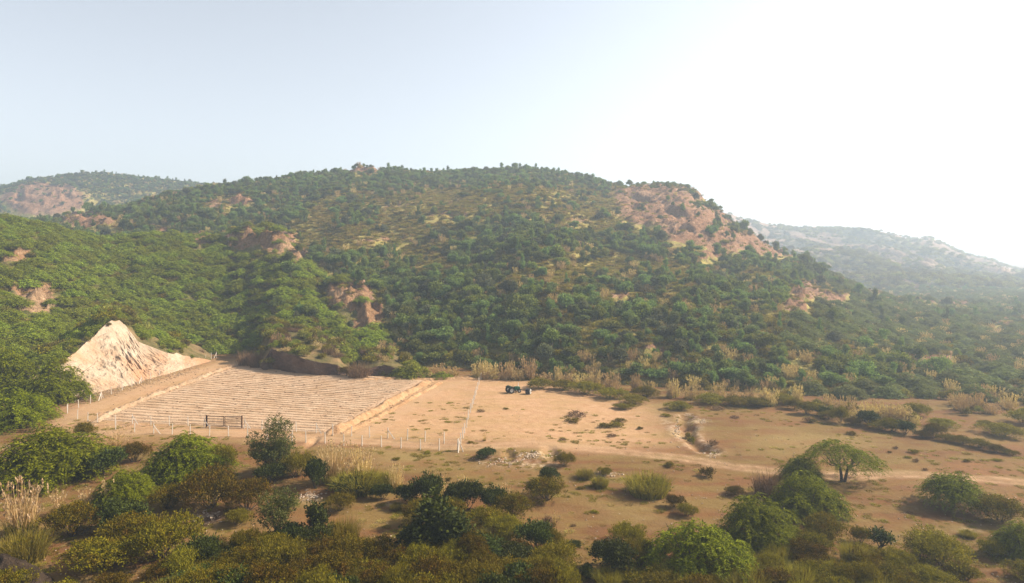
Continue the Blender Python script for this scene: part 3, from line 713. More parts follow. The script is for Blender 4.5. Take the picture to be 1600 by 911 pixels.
_count = {}
def place(key, x, y, z, w, h, rz=None, label=None, group=None, cat=None, name=None, variant=None, sy=None, rng=random):
    ps = PROTO[key]; i = _count.get(key, 0); _count[key] = i + 1
    p = ps[variant if variant is not None else i % len(ps)]
    rz = rng.uniform(0, 6.283) if rz is None else rz
    sc = (w / p['w'], (sy or w) / p['w'], h / p['h'])
    parts = p['parts']
    if len(parts) == 1 and parts[0][0] is None:
        o = bpy.data.objects.new(name or p['name'], parts[0][1]); COL.objects.link(o)
    else:
        o = bpy.data.objects.new(name or p['name'], None); o.empty_display_size = .3; COL.objects.link(o)
        for pn, me in parts:
            c = bpy.data.objects.new(pn, me); COL.objects.link(c); c.parent = o
            if pn in ('plumes', 'stalks', 'blades', 'twigs'): c['kind'] = 'stuff'      # too fine to count
    o.location = (x, y, z); o.rotation_euler = (0, 0, rz); o.scale = sc
    tag(o, label, cat or p['cat'], group)
    return o
ORD = ['first', 'second', 'third', 'fourth', 'fifth', 'sixth', 'seventh', 'eighth', 'ninth', 'tenth', 'eleventh', 'twelfth', 'thirteenth', 'fourteenth', 'fifteenth', 'sixteenth', 'seventeenth', 'eighteenth', 'nineteenth', 'twentieth']
def nth(k): return ORD[k] if k < 20 else ('twenty-' + ORD[k - 20] if k < 29 else ('thirtieth' if k == 29 else 'thirty-' + ORD[k - 30]))
def put(key, c, yb, wpx, hpx, label, group=None, **kw):
    """stand a plant of the photo's size where its foot is seen on the ground"""
    x, Y = G(c, yb); p = terrain_hit(c, yb) if kw.pop('hill', False) else np.array([x, Y, float(ground_z(np.array(c, float), np.array(Y)))])
    mpp = p[1] / F
    return place(key, p[0], p[1], p[2] - 0.05, wpx * mpp, hpx * mpp, label=label, group=group, **kw)

def instanced_stuff(name, key, pts, scl, rot, label, protos=None, parts_join=True):
    """a mass nobody could count: points that carry copies of a few plants"""
    coll = bpy.data.collections.new(name + '_kinds')
    for p in PROTO[key]:
        me = p['parts'][0][1]
        o = bpy.data.objects.new(name + '_kind', me); coll.objects.link(o)
    me = bpy.data.meshes.new(name); pts = np.asarray(pts, np.float32)
    me.vertices.add(len(pts)); me.vertices.foreach_set('co', pts.ravel())
    a = me.attributes.new('siz', 'FLOAT_VECTOR', 'POINT'); a.data.foreach_set('vector', np.asarray(scl, np.float32).ravel())
    a = me.attributes.new('rot', 'FLOAT_VECTOR', 'POINT'); a.data.foreach_set('vector', np.asarray(rot, np.float32).ravel())
    a = me.attributes.new('pick', 'INT', 'POINT'); a.data.foreach_set('value', np.random.RandomState(3).randint(0, len(PROTO[key]), len(pts)).astype(np.int32))
    o = link(name, me)
    t = bpy.data.node_groups.new(name + '_nodes', 'GeometryNodeTree')
    t.interface.new_socket('Geometry', in_out='INPUT', socket_type='NodeSocketGeometry'); t.interface.new_socket('Geometry', in_out='OUTPUT', socket_type='NodeSocketGeometry')
    gi = t.nodes.new('NodeGroupInput'); go = t.nodes.new('NodeGroupOutput'); ip = t.nodes.new('GeometryNodeInstanceOnPoints'); ci = t.nodes.new('GeometryNodeCollectionInfo')
    ci.inputs['Collection'].default_value = coll; ci.inputs['Separate Children'].default_value = True; ci.inputs['Reset Children'].default_value = True
    ip.inputs['Pick Instance'].default_value = True
    def at(nm, ty):
        n = t.nodes.new('GeometryNodeInputNamedAttribute'); n.data_type = ty; n.inputs['Name'].default_value = nm; return n.outputs['Attribute']
    t.links.new(gi.outputs[0], ip.inputs['Points']); t.links.new(ci.outputs[0], ip.inputs['Instance'])
    t.links.new(at('siz', 'FLOAT_VECTOR'), ip.inputs['Scale']); t.links.new(at('pick', 'INT'), ip.inputs['Instance Index'])
    er = t.nodes.new('FunctionNodeEulerToRotation'); t.links.new(at('rot', 'FLOAT_VECTOR'), er.inputs[0]); t.links.new(er.outputs[0], ip.inputs['Rotation'])
    t.links.new(ip.outputs[0], go.inputs[0])
    md = o.modifiers.new('instances', 'NODES'); md.node_group = t
    return tag(o, label, None, None, 'stuff')
# ------------------------------------------------------------------ what grows on the hills
rs = np.random.default_rng(2024)
def project(x, y, z): return 800 + F * x / y, HOR - F * (z - CAM_H) / y
def in_view(x, y, z, hgt):
    """True where the top of a plant can be seen past the land in front of it"""
    vis = np.ones(len(x), bool); zt = z + hgt
    for t in np.linspace(0.25, 0.985, 60):
        xx, yy, zz = x * t, y * t, CAM_H + (zt - CAM_H) * t
        vis &= (terrain(xx, yy) < zz + 0.3) | (yy < 60)
    return vis
def veg_candidates(n, cmin, cmax, Ymin, Ymax):
    c = rs.uniform(cmin, cmax, n); Y = np.sqrt(rs.uniform(Ymin ** 2, Ymax ** 2, n))
    return c, Y
def land(c, Y):
    zs = np.stack([ground_z(c, Y)] + [h.z(c, Y) for h in HILLS]); return zs.argmax(0), zs.max(0)
def thin(x, y, r, pr):
    """keep points in order of priority so that none stands nearer than r to another"""
    order = np.argsort(-pr); keep = np.zeros(len(x), bool); cells = {}
    rm = float(np.max(r))
    for i in order:
        gx, gy = int(x[i] // rm), int(y[i] // rm); ok = True
        for a in (-1, 0, 1):
            for b in (-1, 0, 1):
                for j in cells.get((gx + a, gy + b), ()):
                    if (x[i] - x[j]) ** 2 + (y[i] - y[j]) ** 2 < (0.5 * (r[i] + r[j])) ** 2: ok = False; break
                if not ok: break
            if not ok: break
        if ok: keep[i] = True; cells.setdefault((gx, gy), []).append(i)
    return keep
def zone_density(c, y, hl):
    """0..1: how closely trees, bushes, reeds and grass stand, by where on which hill"""
    b, _ = bare_at(c, y)
    b = np.maximum(b, np.maximum(bare_at(c, y - 9)[0] * .9, bare_at(c, y - 4)[0]))
    op = np.zeros_like(c)
    for cx, cy, rx, ry, s in ((560, 365, 150, 48, .9), (690, 315, 170, 22, .85), (960, 440, 150, 48, .75), (930, 330, 90, 40, .8), (850, 300, 120, 14, .7), (800, 400, 60, 60, .35), (1150, 450, 80, 20, .5), (700, 400, 60, 40, .7),
                              (1190, 520, 60, 45, .45), (640, 540, 60, 25, .3), (900, 510, 60, 30, .35), (1020, 500, 120, 30, .35)):
        op = np.maximum(op, s * ell(c, y, cx, cy, rx, ry, .6))
    op = np.clip(op + 0.75 * fbm(c / 38, y / 20, 3, 77) * np.where(y < 300, .3, 1), 0, 1)
    op = np.where(hl == 3, op * .3, op)
    return b, op
# trees and bushes
c, Y = veg_candidates(120000, -260, 1880, 120, 590)
c2, Y2 = veg_candidates(34000, -260, 520, 560, 880); c, Y = np.r_[c, c2], np.r_[Y, Y2]
hl, z = land(c, Y); x = (c - 800) / F * Y; cx_, cy_ = project(x, Y, z)
b, op = zone_density(cx_, cy_, hl)
left = hl == 1; main = (hl == 2) | (hl == 3)
right_zone = main & (cx_ > 1215 + 0.9 * (520 - cy_) * (cy_ < 520) - 0.4 * (cy_ - 520) * (cy_ > 520))
kind = np.zeros(len(c), int)       # 1 acacia, 2 grey acacia, 3 tree, 4 bush, 5 reeds
u = rs.uniform(0, 1, len(c)); u2 = rs.uniform(0, 1, len(c))
kind[left] = np.where(u2[left] < .84, 1, 4)
edge_left = left & (cx_ > 430) & (cy_ > 380)
kind[edge_left] = np.where(u2[edge_left] < .5, 1, np.where(u2[edge_left] < .72, 3, 4))
kind[main] = np.where(u2[main] < .63 - .45 * op[main], 3, np.where(u2[main] < .92, 4, 5))
kind[right_zone] = np.where(u2[right_zone] < .62, 2, np.where(u2[right_zone] < .74, 3, np.where(u2[right_zone] < .93, 4, 5)))
foot = main & (cy_ > 555) & (cx_ > 600)
kind[foot] = np.where(u2[foot] < .35, 3, np.where(u2[foot] < .7, 4, 5))
keepp = 1 - np.clip(b * 1.4, 0, .94)
keepp = np.where(main & ~right_zone, keepp * (1 - .96 * op * np.where(cy_ > 450, .7, 1)) * np.where(cy_ < 300, 1, np.where((cy_ > 440) & (cx_ < 1230), .62, .34) + .38 * sstep(-.35, .25, fbm(x / 22, Y / 30, 3, 88))), keepp)
keepp = np.where(right_zone, keepp * .62, keepp)
ok = (u < keepp) & (kind > 0) & (hl > 0)

# the dug bank, the vertical cut and the field stay clear
flat_right = (hl == 0) & (cx_ > 1240) & (cy_ < 626 - 0.02 * (1600 - cx_)) & (Y > 132)
kind[flat_right] = np.where(u2[flat_right] < .5, 2, np.where(u2[flat_right] < .9, 4, 5))
ok |= flat_right & (u < .55 * (1 - np.clip(b, 0, .9)))
CLEAR = [(80, 582), (94, 568), (128, 540), (165, 508), (181, 499), (200, 512), (216, 530), (262, 551), (330, 562), (330, 580), (240, 610), (130, 650), (60, 650), (100, 615)]
def cleared(c, y, Y): return inpoly(c, y, CLEAR) | ((c > 405) & (c < 650) & (y > 545) & (Y < 190))
ok &= ~cleared(cx_, cy_, Y)
x, Y, z, kind, cx_, cy_, op, hl = [a[ok] for a in (x, Y, z, kind, cx_, cy_, op, hl)]
n = len(x); q = rs.uniform(0, 1, n)
wd = np.select([kind == 1, kind == 2, kind == 3, kind == 4], [4.6 + 5.6 * q, 4.6 + 6 * q ** 1.3, 2.4 + 5.6 * q ** 2.2, 1.5 + 3.0 * q ** 1.6], 1.5 + 1.6 * q)
ht = np.select([kind == 1, kind == 2, kind == 3, kind == 4], [1.7 + 1.5 * q, 1.7 + 1.8 * q, 2.0 + 4.6 * rs.uniform(.2, 1, n) * (.25 + .75 * q), .9 + 1.3 * q], 1.9 + 1.3 * q)
hi = (cy_ < 330) & (hl >= 2); ht = np.where(hi & (kind == 3), ht * .8, ht); 
k1 = thin(x, Y, wd * np.select([kind == 1, kind == 2, kind == 3, kind == 4], [.44, .54, .40, .52], .6), wd + rs.uniform(0, 3, n))
x, Y, z, kind, cx_, cy_, wd, ht, hl = [a[k1] for a in (x, Y, z, kind, cx_, cy_, wd, ht, hl)]
vis = in_view(x, Y, z, ht) & (cx_ > -60) & (cx_ < 1660)
margin = ~vis
size = wd * ht / Y ** 2 * vis
def where_main(c, y):
    col = 'below' if c > 1120 else ('above the ploughed field' if c < 760 else 'behind the green tractor') 
    if y < 305: return 'on the crest of the big hill' if c > 250 else 'on the crest of the bluish hill behind'
    if y < 400: return 'high on the big hill among open yellow grass'
    if y < 500: return 'halfway up the hill ' + ('under the pink eroded cliff' if c > 950 else ('beside the orange eroded spur' if c < 680 else 'below the open yellow grass'))
    return 'low on the big hill ' + ('above the plumed reeds' if c > 1120 else ('above the ploughed field' if c < 730 else 'behind the tractor'))
def where_left(c, y):
    if y < 390: return 'topping the green hill beside the ' + ('orange knolls' if c > 300 else 'bluish hill')
    if c > 420: return 'between the orange knolls and dark earth cut'
    if c > 190: return 'on the green slope above the ploughed field'
    return 'around the pale dug bank'
SPEC = {1: ('hill_acacia', 'flat-topped bright green acacia {}', 'acacias on the green hill'), 2: ('grey_acacia', 'grey-green spreading acacia {}', 'grey-green acacias on the hazy slope'),
        3: ('hill_tree', 'dark green rounded tree {}', 'dark trees on the big hill'), 4: ('hill_bush', 'olive bush {}', 'bushes on the hills'), 5: ('hill_reeds', 'tan plumed reed clump {}', 'reed clumps on the hills')}
QUOTA = {1: 215, 2: 200, 3: 300, 4: 255, 5: 215}
STUFF = {1: ('acacia_thicket', 'mass of further flat-topped acacias on the green hill'), 2: ('grey_acacia_thicket', 'mass of further grey-green acacias on the hazy slope'), 3: ('woodland', 'mass of further dark trees covering the big hill'),
         4: ('scrub', 'mass of further low bushes over the hills'), 5: ('reed_mass', 'mass of further tan reeds over the hills')}
prng = random.Random(7)
for kd, (key, lab, grp) in SPEC.items():
    idx = np.where(kind == kd)[0]; idx = idx[np.argsort(-size[idx])]
    ind, rest = idx[:QUOTA[kd]], idx[QUOTA[kd]:]
    for i in ind:
        wh = where_left(cx_[i], cy_[i]) if hl[i] == 1 else (('on the slope below the hazy ridge' if cy_[i] < 520 else 'on the low slope above the pink dirt flat') if kd == 2 else where_main(cx_[i], cy_[i]))
        sz = ('broad ', '', 'smaller ')[0 if wd[i] > np.quantile(wd[ind], .7) else (2 if wd[i] < np.quantile(wd[ind], .3) else 1)]
        l = sz + lab.format(wh)
        place(key, x[i], Y[i], z[i] - .15, wd[i], ht[i], sy=wd[i] * prng.uniform(.75, 1.25), label=l, group=sz + grp + ', ' + wh, rng=prng)
    if len(rest):
        p0 = PROTO[key][0]
        s = np.stack([wd[rest] / p0['w'], wd[rest] / p0['w'] * rs.uniform(.75, 1.25, len(rest)), ht[rest] / p0['h']], -1)
        rt = np.stack([0 * rest, 0 * rest, rs.uniform(0, 6.283, len(rest))], -1)
        instanced_stuff(STUFF[kd][0], key, np.stack([x[rest], Y[rest], z[rest] - .15], -1), s, rt, STUFF[kd][1])
print('hill plants', [(kd, int((kind == kd).sum()), int(((kind == kd) & vis).sum())) for kd in SPEC])
# grass between them
c, Y = veg_candidates(130000, -100, 1700, 120, 500)
hl, z = land(c, Y); gx = (c - 800) / F * Y; px_, py_ = project(gx, Y, z)
b, op = zone_density(px_, py_, hl)
ok = (hl > 0) & (rs.uniform(0, 1, len(c)) < (1 - np.clip(b * 1.1, 0, .93)) * np.where(hl == 2, .45 + .55 * op, .4))
ok &= ~cleared(px_, py_, Y)
gx, gY, gzv = gx[ok], Y[ok], z[ok]; m = len(gx); sc = rs.uniform(.6, 1.3, m)
instanced_stuff('grass', 'hill_grass', np.stack([gx, gY, gzv - .05], -1), np.stack([sc, sc, sc * rs.uniform(.6, 1.3, m)], -1), np.stack([np.zeros(m), np.zeros(m), rs.uniform(0, 6.28, m)], -1), 'yellow-green grass growing between the trees on the hills')
# a few hundred bushes far off on the hazy ridge
c = rs.uniform(1080, 1720, 16000); Y = np.sqrt(rs.uniform(575 ** 2, 1170 ** 2, 16000)); z, bb = far_z(c, Y); xx = (c - 800) / F * Y; z = np.maximum(z, ground_z(c, Y))
ok = rs.uniform(0, 1, len(c)) < np.where(bb > .55, .08, np.where(Y < 780, .8, .4)) ; xx, Y, z = xx[ok], Y[ok], z[ok]; m = len(xx); s = rs.uniform(.9, 2.6, m)
instanced_stuff('far_scrub', 'hill_bush', np.stack([xx, Y, z - .2], -1), np.stack([s, s, s * 1.1], -1), np.stack([0 * s, 0 * s, rs.uniform(0, 6.28, m)], -1), 'far-off scrub dotted over the hazy ridge')
# ------------------------------------------------------------------ dug bank, cut, field, bunds
def soil_material(name, a, b, c, sc=0.35, streak=None, bump=0.35):
    m = NT(name); n1 = m.noise(sc, 5, .65, stretch=streak); n2 = m.noise(sc * 5, 6, .7); n3 = m.noise(sc * .35, 3, .6)
    k = m.mix(m.ramp(n1, [(.35, 0.0), (.65, 1.0)]), a, b); k = m.mix(m.ramp(n3, [(.48, 0.0), (.66, .85)]), k, c)
    k = m.mix(.4, k, m.ramp(n2, [(.25, .22), (.75, .82)]), 'OVERLAY'); m.bump(m.math('ADD', n2, n1), bump, .8)
    return m.col(k)
M_BANK = soil_material('pale_marl', (.27, .19, .125), (.36, .28, .205), (.30, .16, .085), .22)
M_CUT = soil_material('shade_painted_clay', (.06, .036, .026), (.11, .066, .046), (.14, .09, .06), .5, (1, 1, 3))  # darkened clay: the shadow on the cut face is painted into its colour
M_FIELD = soil_material('tilled_soil', (.33, .205, .125), (.41, .285, .19), (.29, .18, .10), .3)
M_RIDGE = soil_material('ridge_soil', (.34, .215, .13), (.42, .30, .20), (.29, .185, .105), .5)
M_BUND = soil_material('bund_soil', (.29, .165, .082), (.37, .23, .125), (.25, .135, .065), .6)
M_RUBBLE = soil_material('rubble_soil', (.29, .19, .115), (.37, .265, .175), (.26, .16, .09), .6)
M_BROW = soil_material('brow_soil', (.065, .058, .02), (.12, .09, .035), (.19, .12, .06), .4)
M_MOUND = soil_material('dark_earth', (.018, .012, .008), (.045, .03, .02), (.06, .042, .028), .8)
M_STONE = plain('pale_stone', (.30, .22, .15), (.42, .33, .25), 2, .9, .05)
def poly_s(pts, n):
    p = np.array(pts, float); d = np.r_[0, np.cumsum(np.hypot(*np.diff(p, axis=0).T))]; t = np.linspace(0, d[-1], n)
    return np.stack([np.interp(t, d, p[:, k]) for k in range(p.shape[1])], -1)
def sheet(name, P, mat, smooth=True):
    n, m = P.shape[:2]; i = np.arange(n - 1)[:, None] * m + np.arange(m - 1)[None]
    return link(name, mesh_np(name, P.reshape(-1, 3), np.stack([i, i + m, i + m + 1, i + 1], -1).reshape(-1, 4), [mat], smooth=smooth))
RIMS = []
def bank(name, base, rim, mat, setback, ns, nu, gul, prof=1.25, shelf=((5, -.4), (14, -3)), slant=.9, gs=(2.2, 7.), top=None):
    t = np.linspace(0, 1, len(base)); s = np.linspace(0, 1, ns)
    f = lambda a, k: np.interp(s, t, np.array(a, float)[:, k])
    bx, bY = G(f(base, 0), f(base, 1)); rc, ry = f(rim, 0), f(rim, 1)
    k = (ry - HOR) / F; z = (CAM_H - k * bY) / (1 + setback * k); rY = bY + setback * z; rx = (rc - 800) / F * rY
    bz = gz(bx, bY) - .3
    u = np.linspace(0, 1, nu)[None]
    X = bx[:, None] + (rx - bx)[:, None] * u; Yv = bY[:, None] + (rY - bY)[:, None] * u; Z = bz[:, None] + (z - bz)[:, None] * u ** prof
    L = np.r_[0, np.cumsum(np.hypot(np.diff(bx), np.diff(bY)))][:, None]
    a = L + slant * 8 * u; w = np.sin(np.pi * np.clip(u, 0, 1)) ** .6 * np.clip(z / 4, .2, 1)[:, None]
    dsp = (ridged(a / gs[0], u * gs[1] * .35, 3, 301) - .6) * gul * .55 + .55 * gul * fbm(a / .8, u * 16, 4, 305) + .8 * gul * fbm(a / 6, u * 3, 3, 309)
    Z = Z + dsp * w; Yv = Yv - dsp * w * .5
    edge = fbm(L / 2.6, L * 0, 4, 311) * .8
    Z[:, -1] += edge[:, 0] * np.clip(z / 4, 0, 1)
    P = np.stack([X, Yv, Z], -1)
    for dy, dz in shelf: P = np.concatenate([P, np.stack([rx * (rY + dy) / rY, rY + dy, z + dz * (np.clip(z / 3.5, 0, 1) if top else 1)], -1)[:, None]], 1)
    o = sheet(name, P, mat)
    if top:
        RIMS.append(P[:, nu - 1].copy())
        o.data.materials.append(top); m = P.shape[1]; k = np.arange((P.shape[0] - 1) * (m - 1)) % (m - 1)
        o.data.polygons.foreach_set('material_index', (k >= nu - 1).astype(np.int32)); o.data.update()
    return o
o = bank('bank', [(62, 634), (100, 626), (150, 615), (180, 609), (190, 607), (200, 605), (210, 602), (218, 599), (232, 595), (258, 587), (330, 564)], [(50, 590), (94, 570), (128, 543), (150, 523), (163, 510), (174, 503), (186, 502), (198, 511), (216, 533), (262, 551), (330, 563)], M_BANK, 1.35, 340, 100, 1.0, prof=1.3, slant=1.6, gs=(1.15, 4.5), top=M_BROW, shelf=((1.5, .2), (5, .7), (10, 1.2), (18, 1.0), (30, 0.0))); tag(o, kind='structure')
o = bank('earth_cut', [(414, 579), (424, 577), (458, 583), (495, 587), (528, 587), (545, 584)], [(406, 573), (424, 544), (456, 555), (490, 566), (528, 571), (546, 580)], M_CUT, .12, 160, 30, .45, 1.0, shelf=((1, .2), (4, .5), (9, 1.6), (16, 3.2), (26, 4.5)), slant=.1, gs=(1.4, 2.), top=M_BROW); tag(o, kind='structure')
o = bank('earth_cut', [(556, 588), (590, 587), (615, 588), (648, 588)], [(556, 583), (592, 570), (612, 573), (648, 584)], M_CUT, .4, 90, 16, .3, 1.0, shelf=((1, .2), (4, .3), (9, .9), (16, 1.5), (26, 2.)), slant=.1, gs=(1.4, 2.), top=M_BROW); tag(o, kind='structure')

# ploughed field: a base sheet and its earth ridges
FL, BL, BR, FR = [np.array(p) for p in FIELD]
us, vs = np.linspace(0, 1, 90), np.linspace(0, 1, 70)
def field_xy(u, v):          # u left to right, v back to front
    a = BL + (FL - BL) * v[..., None]; b = BR + (FR - BR) * v[..., None]; return a + (b - a) * u[..., None]
U, V = np.meshgrid(us, vs, indexing='ij'); XY = field_xy(U, V)
field = sheet('ploughed_field', np.stack([XY[..., 0], XY[..., 1], gz(XY[..., 0], XY[..., 1]) + .04], -1), M_FIELD); tag(field, kind='structure')
NR = 30
rr = np.random.default_rng(4)
for k in range(NR):
    v = (k + .5) / NR
    u = np.linspace(.012 + rr.uniform(0, .012), .985 - rr.uniform(0, .012), 120)
    c = field_xy(u, np.full_like(u, v)); c[:, 1] += 1.1 * np.sin(u * 5.2 + .5) * (1 - v) + .16 * fbm(u * 14, u * 0 + k * 7.7, 3, 400)
    h = .14 * (1 + .35 * fbm(u * 22, u * 0 + k * 3.1, 3, 410)) * np.clip(np.minimum(u, 1 - u) * 30, .1, 1); wdt = 1.15
    prof = [(-.34, -.05), (-.26, .5), (-.18, .95), (-.05, 1.), (.3, .75), (.6, .4), (.95, -.05)]
    P = np.stack([np.stack([c[:, 0], c[:, 1] + py * wdt, gz(c[:, 0], c[:, 1]) + .04 + pz * h + (.05 * fbm(u * 60, u * 0 + k + py, 2, 420) if 0 < pz < 1 else 0)], -1) for py, pz in prof], 1)
    o = sheet('earth_ridge', P, M_RIDGE); o.parent = field
def bund(name, pts, w, h, mat, n=160, rough=.35, seed=0):
    p = poly_s(pts, n); d = np.gradient(p, axis=0); d /= np.linalg.norm(d, axis=1)[:, None]; nr = np.stack([-d[:, 1], d[:, 0]], -1)
    q = np.linspace(-1, 1, 11); L = np.r_[0, np.cumsum(np.hypot(*np.diff(p, axis=0).T))]
    X = p[:, None] + nr[:, None] * (q[None, :, None] * w / 2 * (1 + .25 * fbm(L / 3, L * 0, 2, seed))[:, None, None])
    hh = h * np.clip(np.minimum(np.arange(n), n - 1 - np.arange(n)) / 8., .02, 1)[:, None] * (1 - np.abs(q) ** 1.5)[None] * (1 + .5 * fbm(L / 4, L * 0 + 5, 3, seed))[:, None]
    Z = gz(X[..., 0], X[..., 1]) - .05 + hh + rough * h * fbm(X[..., 0] / .8, X[..., 1] / .8, 3, seed + 5) * (1 - q ** 4)[None]
    return tag(sheet(name, np.concatenate([X, Z[..., None]], -1), mat), kind='structure')
bund('earth_bund', Gp([(512, 680), (560, 656), (610, 629), (650, 606), (672, 594)]), 2.6, .75, M_BUND, seed=500)
bund('earth_bund', Gp([(532, 680), (590, 652), (640, 624), (680, 601), (692, 595)]), 1.6, .35, M_BUND, seed=520)
bund('earth_bund', Gp([(140, 664), (170, 648), (230, 622), (300, 596), (350, 577), (378, 570), (420, 572), (455, 580)]), 1.8, .45, M_RUBBLE, seed=540, rough=.9)
bund('earth_bund', Gp([(560, 594), (620, 592), (680, 592), (740, 590)]), 1.8, .45, M_BUND, seed=560)
# loose stones and clods
def rock_geo(rng, n):
    an = np.array([[1, 0, 0], [-1, 0, 0], [0, 1, 0], [0, -1, 0], [0, 0, 1], [0, 0, -1]], float)
    return an * rng.uniform(.6, 1.2, (n, 6, 1)) + rng.normal(size=(n, 6, 3)) * .15
OCT = np.array([[0, 2, 4], [2, 1, 4], [1, 3, 4], [3, 0, 4], [2, 0, 5], [1, 2, 5], [3, 1, 5], [0, 3, 5]])
def stones(name, xy, size, mat, label, seed=1):
    rng = np.random.default_rng(seed); n = len(xy); v = rock_geo(rng, n) * (size * rng.uniform(.5, 1.6, n))[:, None, None] * np.array([1.2, 1, .7])
    v = v + np.stack([xy[:, 0], xy[:, 1], gz(xy[:, 0], xy[:, 1]) + .05], -1)[:, None]
    return tag(link(name, mesh_np(name, v.reshape(-1, 3), (OCT[None] + np.arange(n)[:, None, None] * 6).reshape(-1, 3), [mat])), label, None, None, 'stuff')
def along(pts, n, w, seed):
    rng = np.random.default_rng(seed); p = poly_s(pts, 400); i = rng.integers(0, 400, n); return p[i] + rng.normal(size=(n, 2)) * w
rg = np.random.default_rng(77)
cl = [along(Gp([(100, 630), (150, 618), (200, 607), (250, 592), (300, 576)]), 500, 2.2, 9), along(Gp([(140, 664), (170, 648), (300, 596), (378, 570)]), 420, 1.1, 1), along(Gp([(512, 680), (610, 629), (672, 594)]), 260, 1.0, 2), along(Gp([(60, 634), (150, 617), (200, 607), (250, 591), (320, 567)]), 160, 1.4, 3)]
stones('rubble', np.vstack(cl), .16, M_RUBBLE, 'pale clods and rubble along the edges of the ploughed field')
xs, yy = G(rg.uniform(-40, 1640, 1600), rg.uniform(640, 940, 1600))
stones('pebbles', np.stack([xs, yy], -1), .07, M_STONE, 'small pale stones scattered on the dry ground', 5)
ws = []
for (pc, py, rx, ry, n) in ((486, 775, 15, 7, 60), (325, 806, 26, 8, 60), (790, 722, 36, 6, 50), (835, 714, 26, 4, 50), (940, 742, 20, 4, 50), (1095, 660, 10, 3, 30), (1057, 676, 6, 18, 60), (1110, 712, 9, 3, 25), (825, 712, 12, 4, 40)):
    gx, gy = G(pc + rg.normal(size=n) * rx * .6, py + rg.normal(size=n) * ry * .6); ws.append(np.stack([gx, gy], -1))
stones('white_stones', np.vstack(ws), .13, M_STONE, 'whitish stones lying on the salt-pale patches', 6)
# dark earth heap at the bottom left
mc = G(8, 918); q = np.linspace(0, 1, 26); th = np.linspace(0, 2 * np.pi, 61); Q, T = np.meshgrid(q, th, indexing='ij')
X = mc[0] + Q * np.cos(T) * 4.2; Yv = mc[1] + Q * np.sin(T) * 3.0
Z = gz(X, Yv) - .2 + 3.0 * (1 - Q ** 1.6) + .8 * fbm(X / 1.1, Yv / 1.1, 4, 600) * (1 - Q ** 3)
hp = sheet('earth_heap', np.stack([X, Yv, Z], -1), M_MOUND); tag(hp, 'dark stony earth heap cut off by the bottom left corner', 'earth heap')

# ------------------------------------------------------------------ fences, gate
M_POST = plain('pale_concrete', (.38, .32, .26), (.52, .45, .38), 4, .85, .02)
M_WIRE = plain('wire', (.25, .22, .20), (.34, .30, .27), 4, .6)
M_RUST = plain('rusty_iron', (.045, .022, .014), (.09, .045, .028), 8, .8, .01)
rp = random.Random(12)
def gpt(c, y): x, Y = G(c, y); return np.array([x, Y, float(gz(x, Y))])
def fence(name, label, pts, h=1.75, wires=4, gap=()):
    root = empty(name, gpt(*pts[0][:2])); tag(root, label, 'fence', 'post and wire fences round the field')
    o0 = np.array(root.location); P = [gpt(p[0], p[1]) for p in pts]
    for k, p in enumerate(pts):
        b = P[k] - o0; hh = h * rp.uniform(.92, 1.06); lean = np.array([rp.uniform(-.09, .09), rp.uniform(-.09, .09), 0])
        mb = MB(); mb.tube([b + [0, 0, -.3], b + [0, 0, hh] + lean], [.09, .075], 4); mb.build('post', M_POST, root)
        if len(p) > 2:
            j = k + 1 if k + 1 < len(P) else k - 1
            d = (P[j] - P[k]); d /= np.linalg.norm(d)
            for s in ((1, -1) if p[2] == 2 else (p[2] if p[2] in (1, -1) else 1,)):
                mb = MB(); mb.tube([b + d * s * 1.25 + [0, 0, -.1], b + [0, 0, h * .78]], [.09, .08], 4); mb.build('brace', M_POST, root)
    mb = MB()
    for k in range(len(P) - 1):
        if k in gap: continue
        for w in range(wires):
            zh = h * (.2 + .74 * w / (wires - 1)); a = P[k] - o0 + [0, 0, zh]; b = P[k + 1] - o0 + [0, 0, zh]
            mb.tube([a, (a + b) / 2 - [0, 0, .04], b], .006, 3, cap=False)
    mb.build('wire', M_WIRE, root)
    return root
fence('wire_fence', 'pale post fence with propped posts running below the dug bank', [(105.5, 645), (123, 638), (141, 630.5), (158, 624, 2), (174, 616.5), (191, 610.5), (206, 604.5), (221, 598.5, 2), (235, 593), (249, 588), (262, 584), (274, 580, 2), (287, 574), (299, 571), (311, 568, 2), (321, 563.5), (330, 561), (338, 559, 1)])
fence('wire_fence', 'pale post fence from the bank corner to the rusty gate', [(105.5, 646), (121, 655), (137, 658), (152.5, 660), (180, 663), (207, 661.5, 1), (236, 664), (265, 665), (294, 666), (319, 668, -1)])
fence('wire_fence', 'pale post fence from the gate past the earth bund to the corner', [(382, 669, 1), (409, 671), (436, 672), (463, 674), (494, 676, 1), (520, 680.5), (549, 682), (577.5, 684), (606, 685, 1), (636.5, 688), (664, 690), (694, 694), (717, 703.5, -1)])
fence('wire_fence', 'pale post fence on the near side of the track below the gate', [(180.5, 671), (210, 675), (240, 677, 1), (269, 678), (297, 680), (327, 681), (357, 682), (387, 683), (417, 686), (456, 690, -1), (478, 691), (508, 693), (537, 697), (565.6, 697), (596, 698), (626.5, 700.5), (657, 703), (686, 704), (716, 704.5)])
fence('wire_fence', 'pale post fence running up the flat to the foot of the hill', [(717, 704, -1), (720, 694), (723.5, 686), (726, 677), (729, 668), (732, 656, 1), (735, 645), (737.5, 638), (740, 631.5), (741.8, 624), (743.7, 617), (746, 609), (748.5, 601), (752, 592)])
